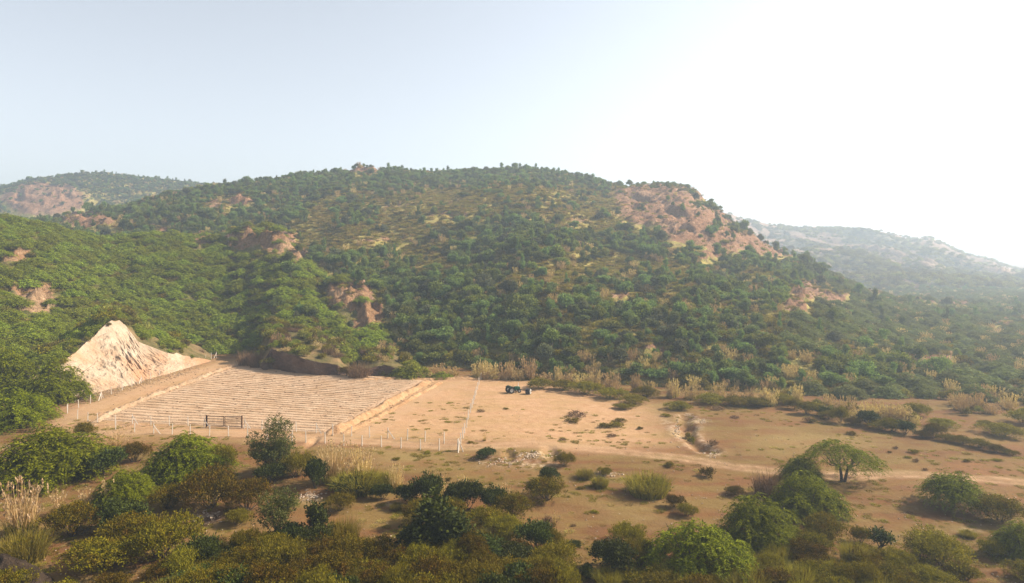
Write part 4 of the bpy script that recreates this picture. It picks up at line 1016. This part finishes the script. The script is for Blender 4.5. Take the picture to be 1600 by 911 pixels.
# double-leaf gate of rusty iron
ga, gb = gpt(322.5, 667.5), gpt(378, 668.5); gate = empty('gate', ga); tag(gate, 'rusty iron double gate in the fence before the ploughed field', 'gate')
dv = gb - ga; gl = float(np.linalg.norm(dv)); dv /= gl; gate.rotation_euler = (0, 0, math.atan2(dv[1], dv[0]))
for x in (0, gl / 2, gl):
    if x != gl / 2:
        mb = MB(); mb.box((x, 0, 1.0), (.16, .16, 2.2)); mb.build('gate_post', M_RUST, gate)
for k in range(2):
    x0 = k * gl / 2 + .09; x1 = (k + 1) * gl / 2 - .02; fr = MB()
    for z in (.22, 1.92): fr.box(((x0 + x1) / 2, 0, z), (x1 - x0, .06, .09))
    fr.box((x0 + .05, .001, 1.07), (.1, .065, 1.79)); fr.box((x1 - .05, .001, 1.07), (.1, .065, 1.79))
    lf = fr.build('gate_leaf', M_RUST, gate)
    for z in (.62, 1.05, 1.48): mb = MB(); mb.box(((x0 + x1) / 2, 0, z), (x1 - x0 - .2, .04, .05)); mb.build('rail', M_RUST, lf)
    ms = MB(); nb = 13
    for i in range(1, nb): ms.box((x0 + (x1 - x0) * i / nb, 0.0, 1.07), (.018, .018, 1.62))
    mm = ms.build('bars', M_RUST, lf)

# ------------------------------------------------------------------ tractor and roller
M_TGREEN = plain('green_paint', (.012, .045, .025), (.02, .065, .035), 5, .5); M_TYRE = plain('tyre_rubber', (.012, .012, .012), (.03, .028, .026), 6, .9)
M_RIM = plain('pale_rim', (.20, .19, .18), (.32, .31, .29), 5, .5); M_PIPE = plain('pale_metal', (.6, .6, .58), (.75, .74, .72), 5, .4); M_SEAT = plain('black_seat', (.015, .015, .016), (.03, .03, .03), 6, .6)
M_DRUM = plain('dark_drum', (.03, .028, .03), (.07, .06, .055), 4, .8); M_DRUMEND = plain('drum_end', (.26, .24, .21), (.36, .33, .30), 4, .7)
tp = gpt(803, 613.2); tr = empty('tractor', tp, R(28)); tag(tr, 'small green tractor with dark wheels parked at the foot of the hill', 'tractor')
def wheel(x, y, r, w, par):
    mb = MB(); mb.lathe([(-w / 2, r * .55), (-w / 2, r * .86), (-w * .42, r * .97), (-w * .25, r), (w * .25, r), (w * .42, r * .97), (w / 2, r * .86), (w / 2, r * .55)], 'y', 24, (x, y, r))
    for k in range(18):
        a = k * 2 * math.pi / 18; mb.box((x + math.cos(a) * r * 1.0, y, r + math.sin(a) * r * 1.0), (.07, w * .9, .06), ry=-a)
    wh = mb.build('wheel', M_TYRE, par)
    rb = MB(); rb.lathe([(-w * .42, .02), (-w * .42, r * .2), (-w * .3, r * .3), (-w * .46, r * .56), (w * .46, r * .56), (w * .3, r * .3), (w * .42, r * .2), (w * .42, .02)], 'y', 20, (x, y, r)); rb.build('rim', M_RIM, wh)
for s in (-1, 1): wheel(-.95, s * .72, .70, .36, tr); wheel(1.0, s * .62, .40, .22, tr)
mb = MB()
for px_, w_, z0_, z1_ in ((.15, .52, .62, 1.28), (.6, .54, .6, 1.30), (1.1, .52, .58, 1.26), (1.35, .46, .6, 1.16)): pass
sec = [(.05, .50, .62, 1.30), (.6, .54, .60, 1.32), (1.15, .52, .58, 1.27), (1.42, .44, .60, 1.14)]
v = []
for x, w_, a, b in sec:
    h_ = w_ / 2; v += [[x, -h_, a], [x, h_, a], [x, h_, b - .12], [x, h_ * .6, b], [x, -h_ * .6, b], [x, -h_, b - .12]]
qd = []
for i in range(3):
    for j in range(6): qd.append([i * 6 + j, i * 6 + (j + 1) % 6, (i + 1) * 6 + (j + 1) % 6, (i + 1) * 6 + j])
mb.add(v, qd + [[0, 5, 2, 1], [5, 4, 3, 2], [18, 19, 20, 23], [23, 20, 21, 22]]); mb.build('bonnet', M_TGREEN, tr)
mb = MB(); mb.box((-.4, 0, .68), (1.3, .4, .35)); mb.box((1.0, 0, .42), (.14, 1.1, .12)); mb.box((-.95, 0, .70), (.2, 1.2, .2)); mb.box((-1.35, 0, .45), (.5, .3, .08)); mb.build('chassis', M_SEAT, tr)
for s in (-1, 1):
    mb = MB(); an = np.linspace(.35, 2.5, 9); pts = [[-.95 + math.cos(a) * .80, s * .72, .70 + math.sin(a) * .80] for a in an]
    P = np.array(pts); A = P + [0, .22, 0]; B = P - [0, .22, 0]; vv = np.stack([A, B, A + [0, 0, .03], B + [0, 0, .03]], 1).reshape(-1, 3)
    qq = []
    for i in range(8): a = i * 4; qq += [[a, a + 1, a + 5, a + 4], [a + 2, a + 6, a + 7, a + 3], [a, a + 4, a + 6, a + 2], [a + 1, a + 3, a + 7, a + 5]]
    mb.add(vv, qq); mb.build('mudguard', M_TGREEN, tr)
mb = MB(); mb.box((-.85, 0, 1.08), (.45, .46, .12)); mb.box((-1.08, 0, 1.32), (.1, .44, .42)); mb.build('seat', M_SEAT, tr)
mb = MB(); an = np.linspace(0, 2 * math.pi, 15); mb.tube([[-.28 + .08 * math.cos(a), .2 * math.sin(a), 1.42 + .19 * math.cos(a)] for a in an], .02, 5, False); mb.tube([[-.05, 0, 1.15], [-.28, 0, 1.42]], .025, 5); mb.build('steering_wheel', M_SEAT, tr)
mb = MB(); mb.tube([[1.0, -.1, 1.25], [1.0, -.1, 1.55], [1.0, -.1, 2.05]], [.07, .06, .05], 8); mb.build('exhaust_pipe', M_PIPE, tr)
rp0 = gpt(825.5, 615.5); ro = empty('land_roller', rp0, R(-20)); tag(ro, 'dark round drum with pale end standing beside the green tractor', 'roller')
mb = MB(); mb.lathe([(-.5, .02), (-.5, .55), (-.47, .6), (.47, .6), (.5, .55)], 'x', 24, (0, 0, .6)); mb.build('drum', M_DRUM, ro)
mb = MB(); mb.lathe([(.49, .56), (.53, .52), (.53, .2), (.50, .16), (.50, .02)], 'x', 24, (0, 0, .6)); mb.build('drum_end', M_DRUMEND, ro)
mb = MB(); mb.box((0, .75, .6), (1.2, .08, .08)); mb.box((-.6, .35, .6), (.06, .8, .08)); mb.box((.6, .35, .6), (.06, .8, .08)); mb.tube([[0, .75, .6], [-1.4, 1.0, .45]], .04, 5); mb.build('frame', M_RUST, ro)
# ------------------------------------------------------------------ plants of the flat, one by one
random.seed(3)
# acacias standing in the open
put('umbrella_acacia', 1317, 752, 128, 63, 'umbrella-shaped acacia with bare forked trunk beside the pale track', 'acacias on the flat', rz=0.0)
put('round_acacia', 1488, 791, 108, 63, 'round green acacia casting a dark shadow on the bare ground', 'acacias on the flat')
for a in [(80, 741, 205, 86, 'broad weeping acacia with deep shade under it, left of the reed fan'),
          (295, 742, 152, 72, 'domed green acacia before the fence, between reed fan and dense round tree'),
          (195, 781, 104, 50, 'low bright green acacia on bare soil in front of domed acacia'),
          (1092, 893, 180, 92, 'largest weeping acacia at the bottom, with long drooping sprays'),
          (1184, 846, 150, 78, 'yellow-green weeping acacia overlapping the largest one from behind'),
          (1262, 803, 138, 70, 'green weeping acacia just in front of the umbrella-shaped acacia'),
          (1250, 752, 76, 46, 'small dark acacia between dry brown shrub and umbrella-shaped acacia'),
          (1598, 868, 108, 58, 'acacia cut off by the right edge above the lowest corner'),
          (20, 664, 150, 60, 'wide dark acacia at the left edge just above the weeping acacia'),
          (80, 628, 120, 70, 'dense acacia against the near end of the dug bank'),
          (10, 610, 130, 70, 'bushy acacia at the left edge beside the dug bank')]:
    put('acacia_shrub', *a[:5], group='acacias on the flat', hill=a[1] < 670)
put('dense_tree', 425, 737, 74, 92, 'dense round dark tree standing before the fence near the gate', cat='tree')
put('open_tree', 433, 850, 76, 94, 'small open-crowned tree with bare forked trunk among scrub', cat='tree')
put('small_tree', 1376, 862, 34, 38, 'little upright dark tree rising from scrub below round acacia', cat='tree')
put('tall_shrub', 497, 846, 34, 66, 'narrow dark leafy shrub beside yellow bush, right of open-crowned tree', cat='shrub')
put('tall_shrub', 684, 866, 62, 96, 'tallest dark leafy shrub in the middle of the bottom scrub', cat='shrub')
put('tall_shrub', 712, 872, 58, 70, 'dark leafy shrub leaning against the tallest dark shrub', cat='shrub')
put('tall_shrub', 652, 872, 54, 56, 'shorter dark leafy shrub on the near side of tallest one', cat='shrub')
put('dry_shrub', 1199, 773, 62, 46, 'dry reddish-brown twiggy shrub at the tip of the track bend')
# reeds
for key, c, y, w, h, l in [('reed_fan', 181, 699, 42, 34, 'fan of straw reeds between weeping acacia and domed acacia'), ('reeds', 522, 752, 50, 66, 'tall straw reeds, larger of the pair on the green tussock'), ('reeds', 566, 750, 44, 58, 'tall straw reeds on right of the pair on the green tussock'),
      ('thin_reeds', 256, 741, 24, 46, 'thin straw reeds in front of the domed acacia'), ('reeds', 618, 765, 28, 42, 'straw reed tuft between green tussock and dark bush'), ('thin_reeds', 689, 776, 18, 44, 'upright straw reeds between two dark bushes'), ('thin_reeds', 722, 770, 20, 36, 'thin reeds on top of the dark bushes'),
      ('thin_reeds', 790, 792, 20, 42, 'pale curved reeds at the end of the dark bushes'), ('reeds', 34, 834, 62, 90, 'tallest straw reeds at the left edge over yellow grass'), ('thin_reeds', 90, 803, 26, 48, 'thin straw reeds beside the tallest straw reeds'), ('thin_reeds', 169, 790, 20, 44, 'slim straw reeds in front of low bright acacia'), ('thin_reeds', 135, 790, 26, 34, 'sparse short reeds between two slim reed tufts'),
      ('thin_reeds', 597, 863, 24, 30, 'short straw reeds in the scrub below the green tussock'), ('thin_reeds', 320, 880, 18, 30, 'single pale reed tuft in the bottom left scrub'), ('reed_fan', 14, 762, 50, 30, 'silvery plumed reeds at the left edge below weeping acacia'), ('thin_reeds', 866, 822, 8, 28, 'lone thin stalk rising from a small brown bush'), ('thin_reeds', 757, 690, 8, 16, 'two thin stalks on the open flat near fence corner')]:
    put(key, c, y, w, h, l, 'straw reeds on the flat')
# tussocks
for c, y, w, h, l in [(1013, 771, 98, 40, 'large dark-based green tussock alone on the bare ground'), (560, 766, 108, 38, 'yellow-green tussock under the pair of tall reeds'), (598, 763, 60, 34, 'bright yellow tussock right of the pair of tall reeds'), (914, 747, 42, 18, 'round green tussock beside white stones on the flat'),
      (938, 761, 36, 22, 'yellowish tussock next to the round green tussock'), (535, 850, 72, 54, 'golden yellow bush-like tussock beside narrow dark shrub'), (36, 876, 104, 56, 'big yellow-green grass clump at the left edge under tall reeds'), (620, 795, 30, 16, 'low green tussock by the pale soil patch'), (950, 913, 60, 34, 'bright green tussock at the bottom edge'), (1513, 838, 36, 14, 'flat yellow tussock beside white stones near right edge')]:
    put('tussock', c, y, w, h, l, 'grass tussocks on the flat')
# bushes that can be told apart
B = [('dark_bush', 160, 742, 84, 48, 'dark bush in the shade of the weeping acacia'), ('yellow_bush', 130, 686, 44, 32, 'yellow-green bush beside the fence corner below the bank'), ('olive_bush', 210, 722, 60, 34, 'olive bush under the reed fan'),
     ('olive_bush', 262, 793, 78, 42, 'brown-green bush right of the low bright acacia'), ('olive_bush', 332, 790, 120, 68, 'large brown-green bush below the domed acacia'), ('yellow_bush', 345, 735, 60, 44, 'yellowish bush at the flank of domed acacia'), ('olive_bush', 385, 796, 96, 56, 'rounded olive bush before the dense round tree'),
     ('yellow_bush', 465, 744, 62, 44, 'yellowish bush against the right side of dense round tree'), ('dark_bush', 425, 750, 60, 30, 'low dark bush at the foot of dense round tree'), ('dark_bush', 494, 762, 54, 54, 'dark bush left of the tall reed pair'), ('dark_bush', 550, 770, 80, 28, 'dark low growth under the green tussock'),
     ('olive_bush', 115, 838, 110, 56, 'olive bush behind the big mound of scrub at left'), ('dark_bush', 185, 832, 100, 56, 'dark-hearted bush in the mound of scrub'), ('olive_bush', 252, 868, 128, 74, 'rounded yellow-olive bush at the right of the mound'), ('olive_bush', 160, 884, 140, 50, 'low bush on the near side of the mound'), ('olive_bush', 205, 856, 110, 60, 'middle bush of the mound of scrub'),
     ('yellow_bush', 370, 818, 56, 28, 'small yellow bush beside pale soil patch and open-crowned tree'), ('yellow_bush', 530, 796, 54, 30, 'light green bush beside pale soil patch'), ('dark_bush', 598, 778, 40, 28, 'small dark bush at the end of the green tussock'), ('dark_bush', 668, 788, 60, 58, 'dark bush left of the upright straw reeds'), ('dark_bush', 640, 786, 54, 34, 'dark bush beside the bare clearing'),
     ('dark_bush', 728, 796, 70, 56, 'dark green bush right of the upright straw reeds'), ('dark_bush', 768, 798, 60, 46, 'dark green bush beside pale curved reeds'), ('olive_bush', 800, 806, 74, 42, 'brownish bush at the end of the dark bushes'), ('olive_bush', 700, 818, 90, 44, 'brown-green bush in front of the dark bush pair'), ('olive_bush', 650, 818, 70, 44, 'olive bush above the shorter dark shrub'), ('olive_bush', 760, 826, 80, 38, 'rust-tinged bush below dark green bush'),
     ('dark_bush', 858, 755, 44, 28, 'dark bush on the flat behind a brown twiggy bush'), ('olive_bush', 856, 780, 86, 38, 'brown twiggy bush alone on the flat'), ('yellow_bush', 882, 728, 38, 24, 'thin pale bush beside the dug hollow'), ('yellow_bush', 946, 742, 36, 14, 'small yellow bush behind the round tussocks'), ('dark_bush', 758, 716, 40, 18, 'small dark bush near the fence corner'),
     ('yellow_bush', 862, 858, 44, 36, 'yellow-tipped bush beside a small dark one'), ('dark_bush', 897, 856, 28, 16, 'small dark bush at the edge of the clearing'), ('dark_bush', 962, 892, 90, 56, 'large dark green bush left of the largest acacia'), ('yellow_bush', 978, 848, 66, 38, 'yellow-topped bush behind the large dark green bush'), ('olive_bush', 1000, 880, 56, 50, 'olive bush between dark green bush and largest acacia'), ('dark_bush', 918, 900, 34, 26, 'small dark bush at the bottom clearing'),
     ('olive_bush', 1054, 790, 38, 22, 'small olive bush above the largest acacia'), ('yellow_bush', 1072, 804, 46, 22, 'small yellow bush touching the largest acacia'), ('olive_bush', 1148, 772, 38, 16, 'small bush between the two weeping acacias and track'), ('olive_bush', 1562, 812, 96, 44, 'broad olive bush right of the round acacia'), ('yellow_bush', 1466, 882, 122, 52, 'wide yellow-green bush below the round acacia shadow'), ('olive_bush', 1440, 874, 60, 40, 'darker side of the wide yellow-green bush'),
     ('yellow_bush', 1408, 892, 76, 38, 'yellow bush at the foot of the little upright tree'), ('yellow_bush', 1552, 868, 50, 32, 'yellow bush beside the cut-off acacia'), ('olive_bush', 1290, 842, 80, 44, 'yellow-brown bush behind the lower right scrub'), ('olive_bush', 1345, 846, 40, 28, 'purplish-brown bush left of the little upright tree')]
for k, c, y, w, h, l in B: put(k, c, y, w, h, l, 'bushes on the flat')
# close scrub along the bottom edge
rb = random.Random(21)
def scrub(poly, n, lab, grp, kinds, wr, hr):
    xs = [p[0] for p in poly]; ysx = [p[1] for p in poly]; got = []; t = 0
    while len(got) < n and t < 6000:
        t += 1; c, y = rb.uniform(min(xs), max(xs)), rb.uniform(min(ysx), max(ysx))
        if not inpoly(np.array(c), np.array(y), poly): continue
        if any(((c - a) / 25) ** 2 + ((y - b) / 12) ** 2 < 1 for a, b in got): continue
        got.append((c, y))
    ss = sorted(got, key=lambda p: p[1]); m = 4 if n > 12 else 1; q = -(-len(ss) // m)
    for r in range(m):
        for k, (c, y) in enumerate(sorted(ss[r * q:(r + 1) * q])):
            s = 1 + (y - 860) / 300; kd = rb.choice(kinds); w_ = {'olive_bush': 'brown-green', 'dark_bush': 'dark green', 'yellow_bush': 'yellow-green', 'tussock': 'grassy yellow'}[kd]
            put(kd, c, y, rb.uniform(*wr) * s, rb.uniform(*hr) * s, f"{w_} bush, {nth(k)} along {('the back row', 'the second row', 'the third row', 'the front row')[r] if m == 4 else 'the row'} of {lab}", grp)
scrub([(255, 885), (330, 862), (450, 848), (520, 862), (600, 872), (640, 885), (640, 960), (200, 975)], 56, 'scrub below the open-crowned tree', 'bottom scrub below the open-crowned tree', ['olive_bush', 'olive_bush', 'dark_bush', 'olive_bush', 'olive_bush', 'yellow_bush', 'tussock'], (48, 96), (26, 54))
scrub([(630, 862), (700, 838), (770, 830), (830, 850), (880, 892), (905, 960), (620, 965)], 40, 'scrub around the tallest dark shrub', 'bottom scrub around the tallest dark shrub', ['olive_bush', 'olive_bush', 'olive_bush', 'yellow_bush', 'yellow_bush', 'dark_bush', 'tussock'], (50, 96), (28, 56))
scrub([(1010, 905), (1120, 905), (1200, 862), (1270, 840), (1330, 862), (1400, 893), (1450, 915), (1440, 975), (1000, 975)], 56, 'scrub before the weeping acacias', 'low scrub in front of the weeping acacias', ['olive_bush', 'olive_bush', 'olive_bush', 'yellow_bush', 'tussock'], (46, 88), (20, 42))
scrub([(1440, 908), (1640, 900), (1640, 960), (1440, 960)], 6, 'bushes in the bottom right corner', 'bushes at the bottom right edge', ['yellow_bush', 'olive_bush'], (50, 76), (24, 32))
scrub([(-40, 900), (80, 940), (220, 930), (220, 970), (-40, 970)], 5, 'bushes by the dark earth heap', 'bushes beside the dark earth heap', ['olive_bush'], (60, 80), (30, 40))
# green bushes and reeds where the flat meets the hill
foot_l = [(845, 606, 52, 18), (880, 608, 56, 18), (915, 614, 60, 20), (955, 622, 60, 18), (990, 632, 56, 16), (1060, 640, 56, 14), (1010, 620, 46, 20), (1110, 632, 60, 18), (1150, 634, 60, 18), (1185, 636, 56, 18), (1225, 632, 50, 18), (975, 640, 44, 10)]
for k, (c, y, w, h) in enumerate(sorted(foot_l)): put('yellow_bush', c, y, w, h, f'yellow-green bush, {nth(k)} from the tractor in the row at the hill foot', 'row of bushes beyond the tractor')
for i, (c, y) in enumerate(sorted([(744, 588), (770, 590), (762, 586), (800, 588), (832, 592), (850, 594), (870, 596), (905, 602), (935, 604), (985, 612), (1000, 612), (1045, 622), (1060, 620), (1090, 622), (1128, 626), (820, 586), (680, 588), (700, 586), (755, 592), (785, 592), (815, 592), (890, 600), (920, 604), (950, 608), (970, 614), (1020, 618), (1075, 624), (1110, 626), (1145, 629), (1165, 631), (1190, 632), (1210, 634)])):
    put('hill_reeds', c + rb.uniform(-8, 8), y, rb.uniform(12, 28), rb.uniform(12, 30), f'tan plumed reeds, {nth(i)} along the belt behind the tractor', 'reed belt behind the tractor')
hedge = [(1245, 640), (1262, 646), (1280, 650), (1298, 654), (1318, 660), (1338, 664), (1358, 668), (1378, 670), (1398, 674), (1418, 678), (1438, 684), (1456, 688)]
for k, (c, y) in enumerate(hedge): put(rb.choice(['dark_bush', 'olive_bush', 'olive_bush', 'yellow_bush']), c + rb.uniform(-6, 6), y + rb.uniform(-4, 2), rb.uniform(22, 46), rb.uniform(12, 32), f'bush, {nth(k)} from the upper end of the slanting hedge beyond the flat', 'hedge along the far edge of the flat')
def reed_belt(spots, lab, grp):
    for i, (c, y) in enumerate(sorted(spots)):
        if rb.random() < .3: put('hill_bush', c, y, rb.uniform(16, 30), rb.uniform(9, 15), f'olive bush standing among the {grp}, {nth(i)} along', 'bushes among the ' + grp)
        else: put('hill_reeds', c, y, rb.uniform(12, 28), rb.uniform(12, 28), f'{lab}, {nth(i)} along', grp)
reed_belt([(1240 + 200 * t + rb.uniform(-10, 10), 632 + 36 * t + rb.uniform(-9, 4)) for t in [rb.random() ** .8 for _ in range(26)]], 'tan plumed reeds in the slanting hedge', 'reeds in the slanting hedge')
reed_belt([(rb.uniform(1490, 1640), rb.uniform(616, 650)) for _ in range(30)], 'pinkish plumed reeds beyond the far pink flat', 'reeds beyond the far pink flat')
for c, y, w, h in [(1480, 690, 40, 14), (1505, 694, 40, 14), (1530, 700, 44, 16), (1555, 706, 36, 14), (1578, 710, 30, 10)]: put('olive_bush', c, y, w, h, f'low bush, {nth(round((c - 1480) / 25))} in the thin line of scrub below the pink flat', 'line of scrub across the flat')
for c, y, w, h, l in [(1565, 680, 74, 20, 'wide low bush on the far pink flat'), (1600, 662, 60, 26, 'dark bush beyond the far pink flat at the right edge'), (1470, 668, 60, 16, 'low brownish bush between hedge and far pink flat'), (1430, 650, 50, 22, 'bush behind the slanting hedge'), (1540, 664, 30, 8, 'small tuft on the far pink flat')]: put('yellow_bush', c, y, w, h, l, 'bushes round the far pink flat')
# dry growth by the dark cut and along the back of the field
for k, c, y, w, h, l in [('dry_shrub', 388, 571, 46, 28, 'tan dry shrub left of the dark earth cut'), ('dry_shrub', 412, 573, 34, 26, 'tan dry shrub touching the dark earth cut'), ('dry_shrub', 312, 559, 18, 18, 'tan dry shrub at the end of the dug bank'), ('dry_shrub', 560, 590, 48, 30, 'tan dry shrub right of the dark earth cut'), ('olive_bush', 541, 588, 34, 18, 'olive bush at the low end of the dark earth cut'), ('dry_shrub', 400, 575, 30, 26, 'smaller tan dry shrub in front of the dark earth cut end')]: put(k, c, y, w, h, l, 'dry shrubs behind the field')
for c, y, w, h, l in [(640, 588, 70, 30, 'rounded green bush behind the field end'), (600, 584, 40, 20, 'green bush on the lesser cut behind the field'), (690, 590, 40, 12, 'low bush behind the tyre-marked field end')]: put('hill_acacia', c, y, w, h, l, 'green bushes behind the field', name='bush', cat='bush')
for k, c, yb, w, h, l in [('hill_bush', 440, 547, 26, 12, 'bush on the brow of the dark cut, left end'), ('hill_bush', 470, 553, 34, 16, 'bush on the brow of the dark cut'), ('hill_acacia', 505, 566, 50, 26, 'green bush overhanging the middle of the dark cut'), ('hill_acacia', 535, 560, 60, 30, 'green acacia over the right end of the dark cut'), ('hill_bush', 455, 545, 24, 18, 'dark bush above the dark cut'), ('hill_reeds', 432, 545, 16, 26, 'straw reeds at the left brow of the dark cut'), ('hill_reeds', 448, 548, 14, 22, 'straw reeds over the dark cut')]:
    Yc = 182.0; p = pix(c, yb, Yc); place(k, p[0], p[1], p[2] - .3, w * Yc / F, h * Yc / F, label=l, group='growth over the dark cut', cat=PROTO[k][0]['cat'])
from mathutils.bvhtree import BVHTree
cuts = [BVHTree.FromPolygons([v.co.copy() for v in o.data.vertices], [tuple(p.vertices) for p in o.data.polygons]) for o in bpy.data.objects if o.name.startswith('earth_cut')]
rc = random.Random(5); nb_ = 0
while nb_ < 120:
    c = rc.uniform(415, 650); Yc = rc.uniform(171, 205); xw = (c - 800) / F * Yc
    zz = [h[0].z for h in (t.ray_cast(Vector((xw, Yc, 60)), Vector((0, 0, -1))) for t in cuts) if h[0] is not None]
    if not zz: continue
    zt = max(max(zz), float(terrain(np.array(xw), np.array(Yc))))
    if zt < 1.2: continue
    nb_ += 1; k = rc.choice(['hill_acacia', 'hill_bush', 'hill_bush', 'hill_bush', 'dry_shrub', 'hill_reeds'])
    place(k, xw, Yc, zt - .15, rc.uniform(2.5, 5.0) if k != 'hill_reeds' else 2, rc.uniform(1.2, 2.4), label={'hill_acacia': 'green acacia', 'hill_bush': 'olive bush', 'dry_shrub': 'tan dry shrub', 'hill_reeds': 'straw reeds'}[k] + ' on the brow above the dark earth cut', group='low growth above the earth cuts: ' + k.split('_')[1], cat={'hill_acacia': 'tree', 'hill_reeds': 'reeds'}.get(k, 'bush'))
# canopy hanging over the rim of the dug bank
bankb = [o for o in bpy.data.objects if o.name == 'bank'][0]; bt = BVHTree.FromPolygons([v.co.copy() for v in bankb.data.vertices], [tuple(p.vertices) for p in bankb.data.polygons])
rim = RIMS[0]; rc = random.Random(9)
for i in range(110):
    k = rc.randrange(6, len(rim) - 16); t = rc.random() ** 1.6; y = rim[k, 1] + .8 + t * 24; x = rim[k, 0] * y / rim[k, 1] + rc.uniform(-1, 1)
    h = bt.ray_cast(Vector((x, y, 80)), Vector((0, 0, -1)))
    if h[0] is None: continue
    zt = max(h[0].z, float(terrain(np.array(x), np.array(y)))); sm = t < .15
    kind = rc.choice(['hill_bush', 'hill_bush', 'hill_acacia']) if sm else rc.choice(['hill_acacia', 'hill_acacia', 'hill_acacia', 'hill_bush'])
    place(kind, x, y, zt - .2, rc.uniform(1.4, 2.6) if sm else rc.uniform(4, 7.5), rc.uniform(.8, 1.5) if sm else rc.uniform(1.8, 2.9), label=('flat green acacia' if kind == 'hill_acacia' else 'low olive bush') + ' crowding the upper rim of the pale dug bank', group='growth along the rim of the dug bank: ' + kind.split('_')[1], cat='tree' if kind == 'hill_acacia' else 'bush')
# small tufts on the open flat
tu = [(1105, 744, 30, 13), (1047, 730, 20, 8), (1113, 698, 22, 8), (945, 669, 26, 6), (961, 668, 28, 8), (905, 652, 40, 8), (895, 660, 30, 5), (970, 660, 20, 6), (958, 684, 18, 5), (735, 693, 12, 3), (908, 764, 14, 5), (1262, 660, 20, 8), (1270, 661, 16, 6), (1285, 640, 14, 4), (1400, 702, 12, 4), (1428, 708, 20, 5), (1418, 716, 12, 4), (1432, 722, 14, 5), (1390, 708, 8, 3), (1560, 720, 14, 4), (750, 644, 16, 4), (620, 718, 14, 4), (668, 708, 16, 4), (1078, 668, 12, 8), (1080, 690, 16, 10), (1075, 680, 14, 10), (1120, 642, 30, 6), (1065, 640, 20, 6), (60, 765, 36, 16), (855, 818, 36, 12), (1510, 722, 12, 4), (1040, 652, 18, 5), (1150, 655, 18, 4), (1330, 680, 20, 5), (790, 640, 10, 3), (880, 690, 14, 4), (1000, 672, 12, 4), (1500, 738, 14, 4), (1445, 735, 12, 4), (1580, 790, 16, 5), (1300, 780, 14, 4), (1420, 800, 14, 4), (700, 750, 14, 4), (930, 800, 16, 4), (895, 822, 12, 4)]
for i, (c, y, w, h) in enumerate(tu):
    put('dead_tuft' if i % 3 == 2 else 'low_bush', c, y, w, h, 'small low tuft on the open dry flat', 'low tufts on the dry flat')

# thin dry grass over the open flat, and weeds along the furrows
rg = np.random.default_rng(55); n = 9000; c = rg.uniform(-60, 1680, n); y = rg.uniform(628, 960, n); x, Y = G(c, y)
ok = (fbm(x / 11, Y / 11, 3, 90) + .25 * rg.normal(size=n) > .12) & ~inpoly(x, Y, [tuple(p) for p in FIELD]) & (segd(x, Y, TRACK_MAIN) > 1.8) & (segd(x, Y, TRACK_SIDE) > 2)
x, Y = x[ok], Y[ok]; n = len(x); s = rg.uniform(.12, .42, n)
instanced_stuff('dry_grass', 'hill_grass', np.stack([x, Y, gz(x, Y) - .02], -1), np.stack([s * 1.3, s * 1.3, s * .55], -1), np.stack([0 * s, 0 * s, rg.uniform(0, 6.28, n)], -1), 'thin dry grass over the open flat')
n = 260; u, v = rg.uniform(.02, .98, n), rg.uniform(.02, .98, n); P = field_xy(u, v); s = rg.uniform(.15, .4, n)
instanced_stuff('field_weeds', 'dead_tuft', np.stack([P[:, 0], P[:, 1], gz(P[:, 0], P[:, 1]) + .05], -1), np.stack([s, s, s], -1), np.stack([0 * s, 0 * s, rg.uniform(0, 6.28, n)], -1), 'dry weeds and clods among the furrows')
# ------------------------------------------------------------------ the hazy air
hm = bpy.data.materials.new('haze_air'); hm.use_nodes = True; hn = hm.node_tree
for n in list(hn.nodes):
    if n.type != 'OUTPUT_MATERIAL': hn.nodes.remove(n)
pv = hn.nodes.new('ShaderNodeVolumePrincipled')
pv.inputs['Color'].default_value = (0.70, 0.84, 1.0, 1)
pv.inputs['Density'].default_value = HAZE_DENSITY
pv.inputs['Density Attribute'].default_value = ''
pv.inputs['Anisotropy'].default_value = 0.38
hn.links.new(pv.outputs[0], [n for n in hn.nodes if n.type == 'OUTPUT_MATERIAL'][0].inputs['Volume'])
hb = MB(); x0, x1, y0, y1, z0, z1 = -9000, 9000, -200, 3600, -8, 150
hb.box(((x0 + x1) / 2, (y0 + y1) / 2, (z0 + z1) / 2), (x1 - x0, y1 - y0, z1 - z0))
hz_o = hb.build('haze', hm); tag(hz_o, kind='stuff')
